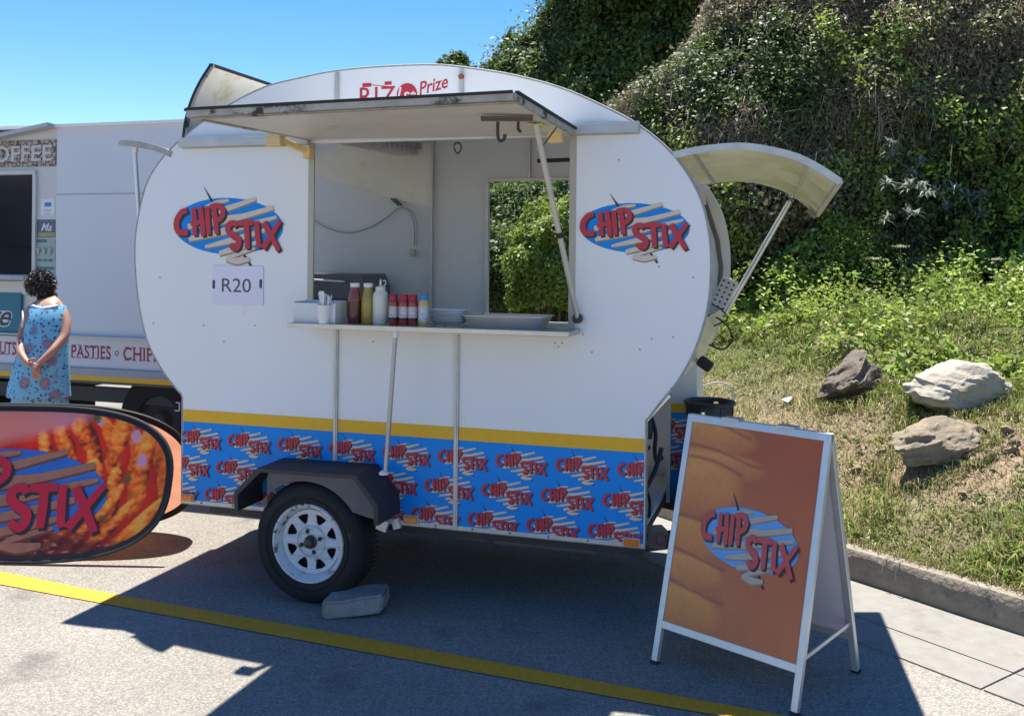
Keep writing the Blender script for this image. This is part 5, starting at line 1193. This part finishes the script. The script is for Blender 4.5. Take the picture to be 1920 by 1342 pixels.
class Bank:
    """a leafy face: foot line, heights, profile of set-back against height"""
    def __init__(s, foot, zb_, ztop, prof, amp, seed):
        s.foot = np.array(foot, float); s.zb = zb_; s.zt = np.array(ztop, float); s.prof = np.array(prof, float); s.amp = amp; s.seed = seed
        d = np.diff(s.foot, axis=0); s.L = np.concatenate([[0], np.cumsum(np.hypot(d[:, 0], d[:, 1]))])
    def pt(s, a, v):
        l = a * s.L[-1]; x = np.interp(l, s.L, s.foot[:, 0]); y = np.interp(l, s.L, s.foot[:, 1])
        x2 = np.interp(l + .4, s.L, s.foot[:, 0]); y2 = np.interp(l + .4, s.L, s.foot[:, 1]); x1 = np.interp(l - .4, s.L, s.foot[:, 0]); y1 = np.interp(l - .4, s.L, s.foot[:, 1])
        tx, ty = x2 - x1, y2 - y1; q = np.hypot(tx, ty); nx, ny = -ty / q, tx / q      # away from camera
        zt = np.interp(l, s.L, s.zt); h = zt - s.zb; sb = np.interp(v, s.prof[:, 0], s.prof[:, 1]); dv = (np.interp(v + .02, s.prof[:, 0], s.prof[:, 1]) - np.interp(v - .02, s.prof[:, 0], s.prof[:, 1])) / .04
        P = np.stack([x + nx * sb, y + ny * sb, s.zb + v * h], 1)
        N = np.stack([-nx, -ny, dv / np.maximum(h, .1)], 1); N /= np.linalg.norm(N, axis=1)[:, None]
        disp = (fbm(P, .75, 3, s.seed) - .5) * 2 * s.amp + (fbm(P, 2.6, 3, s.seed + 5) - .5) * s.amp * .8
        edge = np.clip(v * 8, 0, 1)
        return P + N * (disp * edge)[:, None], N
    def core(s, name, off, mat, col, na=110, nv=60, parent=None):
        a, v = np.meshgrid(np.linspace(0, 1, na), np.linspace(0, 1, nv)); P, N = s.pt(a.ravel(), v.ravel()); P = P - N * off
        idx = np.arange(na * nv).reshape(nv, na); F = np.stack([idx[:-1, :-1], idx[:-1, 1:], idx[1:, 1:], idx[1:, :-1]], -1).reshape(-1, 4)
        return fastmesh(name, P, F, np.tile(np.array(col), (len(P), 1)), mat, parent)
A = Bank([(-1.6, 12.6), (-.3, 11.4), (.75, 10.2), (1.6, 9.5), (2.6, 9.0), (4, 8.75), (6, 8.5), (9, 8.1)], 1.15, [3.0, 3.4, 4.5, 6.0, 6.6, 6.8, 7.0, 7.2],
         [(0, .45), (.07, .12), (.2, -.05), (.36, .02), (.5, .40), (.62, .95), (.75, 1.7), (.87, 2.6), (1, 4.0)], .52, 50)
B = Bank([(-3.0, 16), (-1.5, 14.4), (-.5, 13.7), (.6, 13.1), (1.6, 12.8), (2.6, 12.6), (5, 12.2)], .9, [3.6, 5.2, 6.0, 7.3, 8.8, 10, 10], [(0, 0), (.3, .35), (.6, .9), (.85, 1.5), (1, 2.2)], .5, 70)
gap_shade = M('gap_shade_backing', (.018, .016, .01), .95, var=.5, vs_=5)  # backing sheets against see-through; shade between the leaves is put into this colour
def thick(bank, name, label, n, vlo, vhi, size, colf, alo=0, ahi=1, twigs=0):
    a = RG.uniform(alo, ahi, n); v = RG.uniform(vlo, vhi, n) ; P, N = bank.pt(a, v)
    dens = fbm(P, 3.2, 2, bank.seed + 9); keep = RG.random(n) < np.clip((dens - .22) * 3.2, .15, 1); P, N = P[keep], N[keep]
    P = P + N * (RG.normal(size=(len(P), 1)) * .07) + RG.normal(size=P.shape) * .02
    o = leafcloud(name, P, N, size, colf(P)); return tag(o, label, kind='stuff')
def colA(P):
    n = len(P); a = fbm(P, .55, 3, 91); b = fbm(P, 1.6, 3, 92); r = RG.random(n)
    brown = np.clip((a - .43) * 8 + (P[:, 2] - 2.8) * .8 + (P[:, 0] - 2.4) * .12, 0, 3.4) ** 1.3
    bright = np.clip((b - .55) * 7, 0, 1.6) * np.clip(1.2 - brown * .4, .15, 1)
    c_ = mixc([GD, GM, GB, GY, BR, GR], [.7 + r, .8 + RG.random(n), .15 + bright * 1.0, bright * .6 * (RG.random(n) < .5), brown * 1.2 * RG.random(n), brown * .7 * (RG.random(n) < .5)])
    return c_ * RG.uniform(.6, 1.35, (n, 1))
def colB(P):
    n = len(P); b = fbm(P, 1.0, 3, 96); bright = np.clip((b - .5) * 6, 0, 1.3); r = RG.random(n)
    return mixc([GD, GM, GB, GR], [.8 + .7 * r, .8 + RG.random(n), .2 + bright * 1.3, .12 * (RG.random(n) < .15) * 4]) * RG.uniform(.6, 1.3, (n, 1))
def colG(P):
    n = len(P); b = fbm(P, 1.4, 3, 99); r = RG.random(n)
    return mixc([GM, GB, GY, GR], [.35 + .6 * r, 1.2 + RG.random(n), .3 + 1.5 * np.clip((b - .4) * 4, 0, 1.5) * RG.random(n), .3 * (RG.random(n) < .1)]) * RG.uniform(.7, 1.3, (n, 1))
tag(A.core('thicket_core', .15, gap_shade, (.02, .02, .01)), 'near-black backing sheet behind the creeper leaves, coloured as deep shade', kind='stuff')
tag(B.core('ridge_core', .25, gap_shade, (.02, .02, .01)), 'near-black backing sheet inside the ridge trees, coloured as deep shade', kind='stuff')
thick(A, 'creeper_thicket', 'dense green and brown creeper covering the slope', 330000, 0, 1, .050, colA, .1, .96)
thick(B, 'ridge_trees', 'dark green trees massed on the ridge behind the trailer', 120000, .15, 1, .085, colB)
# dry twigs
def twigs(name, label, P, N, L, w, cols, droop=.4):
    n = len(P); d = N * .35 + RG.normal(size=(n, 3)) * .8; d /= np.linalg.norm(d, axis=1)[:, None]; L = L * RG.uniform(.4, 1.3, n)[:, None]
    p1 = P + d * L * .5 + RG.normal(size=(n, 3)) * L * .05; p2 = P + d * L + np.array([0, 0, -1]) * L * droop * RG.random((n, 1)); sd_ = np.cross(d, RG.normal(size=(n, 3))); sd_ /= np.linalg.norm(sd_, axis=1)[:, None] + 1e-9; sd_ = sd_ * w
    V = np.stack([P - sd_, P + sd_, p1 + sd_ * .8, p1 - sd_ * .8, p2 + sd_ * .3, p2 - sd_ * .3], 1).reshape(-1, 3); i = np.arange(n) * 6
    F = np.concatenate([np.stack([i, i + 1, i + 2, i + 3], 1), np.stack([i + 3, i + 2, i + 4, i + 5], 1)]); return tag(fastmesh(name, V, F, np.repeat(cols, 6, 0), twigm), label, kind='stuff')
n = 80000; P, N = A.pt(RG.uniform(.2, .95, n), RG.uniform(.25, 1, n)); br = np.clip((fbm(P, .55, 3, 91) - .43) * 8 + (P[:, 2] - 2.8) * .8 + (P[:, 0] - 2.4) * .12, 0.04, 1); k_ = RG.random(n) < br; P, N = P[k_], N[k_]
twigs('dry_twigs', 'tangled dry brown stems over the upper creeper', P, N, .17, .0030, np.array([.42, .32, .23])[None] * RG.uniform(.35, 1.3, (len(P), 1)), 1.0)
n = 1500; P, N = A.pt(RG.uniform(.2, .95, n), RG.uniform(.2, 1, n)); twigs('bare_canes', 'thin pale canes arching out of the thicket', P, N, .5, .0025, np.array([.20, .17, .12])[None] * RG.uniform(.4, 1.2, (n, 1)), 1.1)

def sprigs(name, label, C0, N0, per, rad, size, cols):
    P = np.repeat(C0, per, 0) + RG.normal(size=(len(C0) * per, 3)) * rad * np.array([1, .7, 1.1]); Nn = np.repeat(N0, per, 0)
    o = leafcloud(name, P, Nn, size, np.repeat(cols, per, 0) * RG.uniform(.65, 1.3, (len(P), 1)), upb=.4); return tag(o, label, kind='stuff')
n = 1100; P, N = A.pt(RG.uniform(.12, .95, n), RG.uniform(.12, .9, n)); w_ = fbm(P, .9, 3, 121); k_ = w_ > .56; P, N = P[k_], N[k_]
sprigs('leafy_shoots', 'fresh bright green shoots standing out of the creeper', P + N * .10, N, 38, .070, .048, np.array([GB]) * RG.uniform(.7, 1.0, (len(P), 1)) + np.array([GY]) * RG.uniform(0, .7, (len(P), 1)))
n = 500; P, N = B.pt(RG.uniform(.1, .95, n), RG.uniform(.2, .97, n)); w_ = fbm(P, .7, 3, 122); k_ = w_ > .50; P, N = P[k_], N[k_]
sprigs('ridge_shoots', 'lighter leafy twigs on the ridge trees', P + N * .15, N, 36, .13, .075, np.array([GB]) * RG.uniform(.5, .9, (len(P), 1)))
# leafy ground cover in front of the thicket, grass and dry grass on the bank
def bank_pts(n, d0, d1, s0=2.4, s1=12.5, pw=1.0):
    s_ = RG.uniform(s0, s1, n); d = d0 + (d1 - d0) * RG.random(n) ** pw; x, y, nx, ny = kpt(s_); X = x + nx * d; Y = y + ny * d; return np.stack([X, Y, hz(X, Y)], 1), d
P, d = bank_pts(250000, .8, 7.0, 1.6, 13)
ed = 1.45 + (fbm(P * [1, 1, 0], .8, 3, 61) - .5) * 1.5; f = np.clip((d - ed) / .9, 0, 1); k_ = (RG.random(len(P)) < f); P, f, d = P[k_], f[k_], d[k_]
mound = fbm(P * [1, 1, 0], 2.2, 3, 62); gap = fbm(P * [1, 1, 0], 4.5, 2, 64); k_ = RG.random(len(P)) < np.clip((gap - .30) * 5, .12, 1); P, f, d, mound = P[k_], f[k_], d[k_], mound[k_]
hh = (.04 + .50 * np.clip((d - 1.2) / 2.0, 0, 1)) * np.clip(.1 + 2.6 * (mound - .28), .12, 1.5); P[:, 2] += hh * RG.random(len(P)) ** .45
cg = colG(P) * 1.2; dry = (RG.random(len(P)) < .07 + .35 * np.clip((fbm(P * [1, 1, 0], 1.5, 2, 66) - .5) * 6, 0, 1))[:, None]; cg = np.where(dry, np.array([[.42, .36, .20]]) * RG.uniform(.5, 1.2, (len(P), 1)), cg)
sz = np.where(fbm(P * [1, 1, 0], 1.3, 2, 67) > .5, .052, .030) * RG.uniform(.7, 1.3, len(P))
tag(leafcloud('ground_cover', P, np.tile([0, -.35, .5], (len(P), 1)), sz, cg, upb=.25), 'bright green leafy weeds at the foot of the thicket', kind='stuff')
n = 420; P, d = bank_pts(n, 1.8, 5.5, 1.6, 12); P[:, 2] += RG.uniform(.15, .42, n)
sprigs('weed_tops', 'taller leafy tops standing out of the ground cover', P, np.tile([0, -.2, .8], (n, 1)), 30, .055, .042, np.array([GB]) * RG.uniform(.8, 1.4, (n, 1)) + np.array([GY]) * RG.uniform(0, .6, (n, 1)))
def blades(name, label, P, h, w, cols, lean=.5):
    n = len(P); az = RG.uniform(0, 2 * math.pi, n); dx = np.stack([np.cos(az), np.sin(az), 0 * az], 1); pr = np.stack([-np.sin(az), np.cos(az), 0 * az], 1)
    h = h[:, None]; ln = (RG.random((n, 1)) * lean); mid = P + np.array([0, 0, 1]) * h * .6 + dx * h * ln * .35; tip = P + np.array([0, 0, 1]) * h * (1 - ln * .45) + dx * h * ln * 1.1
    V = np.stack([P - pr * w, P + pr * w, mid + pr * w * .8, mid - pr * w * .8, tip], 1).reshape(-1, 3); i = np.arange(n) * 5
    F = np.concatenate([np.stack([i, i + 1, i + 2], 1), np.stack([i, i + 2, i + 3], 1), np.stack([i + 3, i + 2, i + 4], 1)]); return tag(fastmesh(name, V, F, np.repeat(cols, 5, 0), grassm), label, kind='stuff')
P, d = bank_pts(230000, .10, 4.2, 1.2, 12, 1.15); s_ = straw(P); k_ = RG.random(len(P)) < (1.02 - s_ * .93); P, d, s_ = P[k_], d[k_], s_[k_]
b = fbm(P * [1, 1, 0], 1.7, 3, 77)[:, None]; c_ = np.where(RG.random((len(P), 1)) < .30 + .3 * s_[:, None], np.array([[.44, .38, .17]]), np.array([[.19, .27, .05]]) * (1 - b * .3) + np.array([[.07, .09, .02]]) * b) * RG.uniform(.6, 1.35, (len(P), 1))
tu = fbm(P * [1, 1, 0], 5, 2, 78)
blades('grass', 'short green and straw coloured grass on the bank', P, (.018 + .15 * np.clip(tu - .30, 0, 1) ** 1.5 * 1.6) * RG.uniform(.5, 1.3, len(P)), .0032, c_, 1.5)
P, d = bank_pts(130000, .12, 4.2, 1.2, 12, 1.1); s_ = straw(P); k_ = RG.random(len(P)) < s_ * .9 + .08; P = P[k_]
c_ = np.array([[.47, .385, .25]]) * RG.uniform(.45, 1.25, (len(P), 1)); P[:, 2] += .004
blades('dry_grass', 'trampled dry straw and dead stalks on the bank', P, RG.uniform(.015, .06, len(P)), .0022, c_, 2.2)
P, d = bank_pts(9000, .4, 2.6, 1.2, 12); k_ = fbm(P * [1, 1, 0], 3.0, 2, 83) > .60; P = P[k_]
P[:, 2] += .03 * RG.random(len(P)); tag(leafcloud('low_weeds', P, np.tile([0, 0, 1.0], (len(P), 1)), .035, np.array([[.06, .11, .03]]) * RG.uniform(.6, 1.5, (len(P), 1)), upb=.5), 'small broad leafed weeds in the grass', kind='stuff')
RB = []
for px, py, Y, rx_ in ((1592, 745, 6.2, .25), (1790, 790, 5.70, .33), (1750, 895, 5.2, .32)):
    q = atY(px, py, Y); a = RG.uniform(0, 2 * math.pi, 900); rr_ = rx_ * RG.uniform(.75, 1.15, 900); RB.append(np.stack([q.x + np.cos(a) * rr_, q.y + np.sin(a) * rr_ * .62, 0 * a], 1))
P = np.concatenate(RB); P[:, 2] = hz(P[:, 0], P[:, 1]); blades('rock_grass', 'grass and weeds growing up round the rocks', P, RG.uniform(.03, .10, len(P)), .003, np.where(RG.random((len(P), 1)) < .4, np.array([[.42, .36, .17]]), np.array([[.15, .21, .04]])) * RG.uniform(.6, 1.3, (len(P), 1)), 1.0)
# roots and grass hanging over the kerb
s_ = RG.uniform(1.2, 9, 5200); x_, y_, nx, ny = kpt(s_); P = np.stack([x_ + nx * RG.uniform(.05, .16, len(s_)), y_ + ny * RG.uniform(.05, .16, len(s_)), .155 + 0 * s_], 1)
blades('kerb_grass', 'grass fringe creeping over the kerb edge', P, RG.uniform(.015, .05, len(P)), .002, np.array([[.26, .24, .09]]) * RG.uniform(.5, 1.3, (len(P), 1)), 1.6)
for i, px in enumerate((1655, 1683)):
    q = ground(px, 1052 + i * 12, .15); g = G(); dk0 = Vector((q[0], q[1], .16)); s_ = s_of(q[0], q[1]); kx_, ky_, nx_, ny_ = kpt(s_); b0 = Vector((float(kx_), float(ky_), 0))
    off = Vector((-float(nx_), -float(ny_), 0))
    g.tube(crs([b0 - off * .05 + Vector((0, 0, .165)), b0 + off * .004 + Vector((0, 0, .157)), b0 + off * .012 + Vector((.004, 0, .12)), b0 + off * .010 + Vector((-.002, 0, .10 - .03 * i))], 4), [.003] * 6 + [.0022] * 6 + [.001], 5)
    tag(g.build('dangling_root', M('root_straw', (.42, .36, .24), .8), None, smooth=True), ('left' if i == 0 else 'right') + ' dry root of two dangling over the kerb face', 'root', 'dry roots over the kerb')

# single plants
def bush(name, label, c, r, n, size, colf, cat='bush', stem=True):
    c = np.array(c, float); zg = float(hz(c[0], c[1])[0]); T_ = thing(name, label, cat, (c[0], c[1], zg)); lc = c - np.array([c[0], c[1], zg])
    d_ = RG.normal(size=(n, 3)); d_ /= np.linalg.norm(d_, axis=1)[:, None]; k_ = d_[:, 2] > -.5; d_ = d_[k_]; rad = 1 + (fbm(d_ + c, 1.8, 3, 13) - .5) * .9 + (fbm(d_ + c, 5, 2, 14) - .5) * .35
    P = lc + d_ * np.array(r) * (rad * RG.uniform(.72, 1.03, len(d_)))[:, None]; k_ = P[:, 2] > .02; P, d_ = P[k_], d_[k_]
    leafcloud('foliage', P, d_, size, colf(P + c), parent=T_)
    g = G()
    for i in range(9):
        a = i * 2.4; g.tube(crs([(math.cos(a) * .04, math.sin(a) * .04, -.05), (math.cos(a) * r[0] * .3, math.sin(a) * r[1] * .3, lc[2] * .6), (math.cos(a) * r[0] * .6, math.sin(a) * r[1] * .6, lc[2] + r[2] * .3)], 3), [.02, .017, .014, .012, .009, .006, .004], 6)
    g.build('stem', M('bark', (.12, .09, .065), .9, var=.3), T_, smooth=True); return T_
bush('bush', 'bright green leafy bush seen through the rear window of the trailer', (.42, 8.7, 1.45), (.52, .45, .62), 26000, .045, lambda P: colG(P) * 1.0)
bush('bush', 'dark glossy shrub at the left of the rear window view', (-.1, 9.9, 1.3), (.6, .5, .6), 16000, .05, lambda P: colB(P))
bush('vine_clump', 'lime green vine clump hanging from the thicket at upper right', (4.35, 9.0, 3.0), (.30, .30, .42), 5200, .055, lambda P: np.array([GY]) * RG.uniform(.6, 1.25, (len(P), 1)) * np.array([[.95, 1.05, .9]]), 'vine')
bush('vine_clump', 'lime green vine clump at the far right edge of the thicket', (4.75, 8.7, 2.2), (.25, .3, .45), 4200, .055, lambda P: np.array([GY]) * RG.uniform(.5, 1.2, (len(P), 1)), 'vine')
# silver leafed shrub: long narrow leaves in rosettes
def rosette(P0, n, L, w, cols, parent, name='foliage'):
    az = RG.uniform(0, 2 * math.pi, n); el = RG.uniform(-.2, 1.2, n); d_ = np.stack([np.cos(az) * np.cos(el), np.sin(az) * np.cos(el), np.sin(el)], 1); sd_ = np.stack([-np.sin(az), np.cos(az), 0 * az], 1) * w
    Lh = L * RG.uniform(.6, 1.2, (n, 1)); m_ = P0 + d_ * Lh * .5; t_ = P0 + d_ * Lh + np.array([0, 0, -1]) * Lh * .35
    V = np.stack([P0 - sd_ * .4, P0 + sd_ * .4, m_ + sd_, m_ - sd_, t_ + sd_ * .1, t_ - sd_ * .1], 1).reshape(-1, 3); i = np.arange(n) * 6
    return fastmesh(name, V, np.concatenate([np.stack([i, i + 1, i + 2, i + 3], 1), np.stack([i + 3, i + 2, i + 4, i + 5], 1)]), np.repeat(cols, 6, 0), leafm, parent)
for i, (px, py, Y, nr2, lb) in enumerate(((1715, 375, 8.35, 9, 'silver grey shrub with narrow leaves in front of the dark thicket, upper one'), (1850, 430, 8.3, 5, 'silver grey shrub with narrow leaves low at the right of the thicket'), (1700, 300, 8.6, 4, 'small silver leafed sprig highest in the dark thicket'))):
    q = atY(px, py, Y); zg = float(hz(q.x, q.y)[0]); T_ = thing('silver_shrub', lb, 'shrub', (q.x, q.y, zg)); P0 = []
    g = G()
    for k in range(nr2):
        e = Vector((random.gauss(0, .16), random.gauss(0, .06), q.z - zg + random.gauss(0, .15))); P0 += [np.array(e)] * 26
        g.tube(crs([(0, .1, -.05), (e.x * .4, .08, e.z * .5), tuple(e)], 4), [.005, .005, .004, .004, .003, .003, .003, .002, .002], 5)
    g.build('stem', M('dark_stem', (.03, .028, .02), .9), T_, smooth=True); P0 = np.array(P0); rosette(P0 + RG.normal(size=P0.shape) * .012, len(P0), .12, .0085, np.array([[.34, .38, .32]]) * RG.uniform(.6, 1.4, (len(P0), 1)), T_)
for i, (px, py, lb) in enumerate(((1867, 486, 'flat white flower head on a thin stalk at the right of the weeds'), (1688, 462, 'tall leafy weed stalk with pale flowers left of centre of the weeds'), (1640, 485, 'pale topped weed stalk, leftmost of the tall ones'))):
    q = atY(px, py, 7.9); zg = float(hz(q.x, q.y)[0]); T_ = thing('flowering_weed', lb, 'wild flower', (q.x, q.y, zg), 0, 'tall weeds above the ground cover'); H_ = q.z - zg
    g = G(); g.tube([(0, 0, 0), (.01, 0, H_ * .5), (0, 0, H_)], [.005, .004, .003], 6); g.build('stem', M('green_stem', (.10, .14, .05), .6), T_, smooth=True)
    P0 = np.array([[random.gauss(0, .03), random.gauss(0, .03), H_ + random.gauss(0, .006)] for _ in range(90)]); leafcloud('flower', P0, np.tile([0, 0, 2.0], (90, 1)), .014, np.tile([.50, .52, .36], (90, 1)), parent=T_)
    P0 = np.array([[random.gauss(0, .03), random.gauss(0, .03), H_ * random.uniform(.3, .9)] for _ in range(16)]); leafcloud('leaf', P0, np.tile([0, 0, 1.0], (16, 1)), .06, np.tile([.12, .18, .05], (16, 1)), parent=T_)
# hanging hose behind the nose
g = G(); pts = [atY(x_, y_, 5.6) for x_, y_ in ((1310, 728), (1330, 719), (1352, 717), (1368, 725), (1376, 742), (1374, 765), (1372, 800))]; g.tube(crs(pts, 5), .006, 6)
tag(g.build('garden_hose', M('hose_grey', (.42, .42, .38), .6), None, smooth=True), 'thin grey hose looping over the bank behind the gas cylinder', 'hose')
# trees on the skyline
def tree(label, c, H_, rr, n, seed):
    T_ = thing('tree', label, 'tree', (c[0], c[1], c[2])); g = G(); rnd = random.Random(seed)
    g.tube(crs([(0, 0, -.3), (.05, 0, H_ * .3), (-.05, .1, H_ * .6), (0, 0, H_ * .8)], 4), [.16, .15, .14, .13, .12, .11, .10, .09, .08, .07, .06, .05, .04][:13], 10); tr = g.build('trunk', M('bark'), T_, smooth=True)
    P = []; Nn = []; g = G()
    for k in range(26):
        a = rnd.uniform(0, 6.28); r_ = rr * rnd.uniform(.2, .95); e = Vector((math.cos(a) * r_, math.sin(a) * r_ * .8, H_ * rnd.uniform(.12, 1.0))); g.tube(crs([(0, 0, H_ * rnd.uniform(.3, .6)), (e.x * .5, e.y * .5, e.z * .8), tuple(e)], 3), [.04, .035, .03, .025, .02, .015, .01], 6)
        m_ = n // 26; dd = RG.normal(size=(m_, 3)); dd /= np.linalg.norm(dd, axis=1)[:, None]; s_ = rr * rnd.uniform(.25, .42); P.append(np.array(e) + dd * s_ * RG.uniform(.3, 1.1, (m_, 1)) * np.array([1, 1, .7])); Nn.append(dd)
    g.build('limb', M('bark'), tr, smooth=True); P = np.concatenate(P); Nn = np.concatenate(Nn); leafcloud('crown', P, Nn, .075, colB(P + np.array(c)), parent=T_)
tree('dark tree on the ridge above the trailer roof, left one', (1.4, 14.6, 4.4), 3.4, 1.2, 30000, 4)
tree('dark tree on the ridge cut by the top of the picture, right one', (2.6, 13.6, 5.0), 3.0, 1.6, 34000, 9)
tree('small bushy tree at the left end of the ridge against the sky', (-.95, 15.0, 3.6), 1.3, .6, 12000, 14)
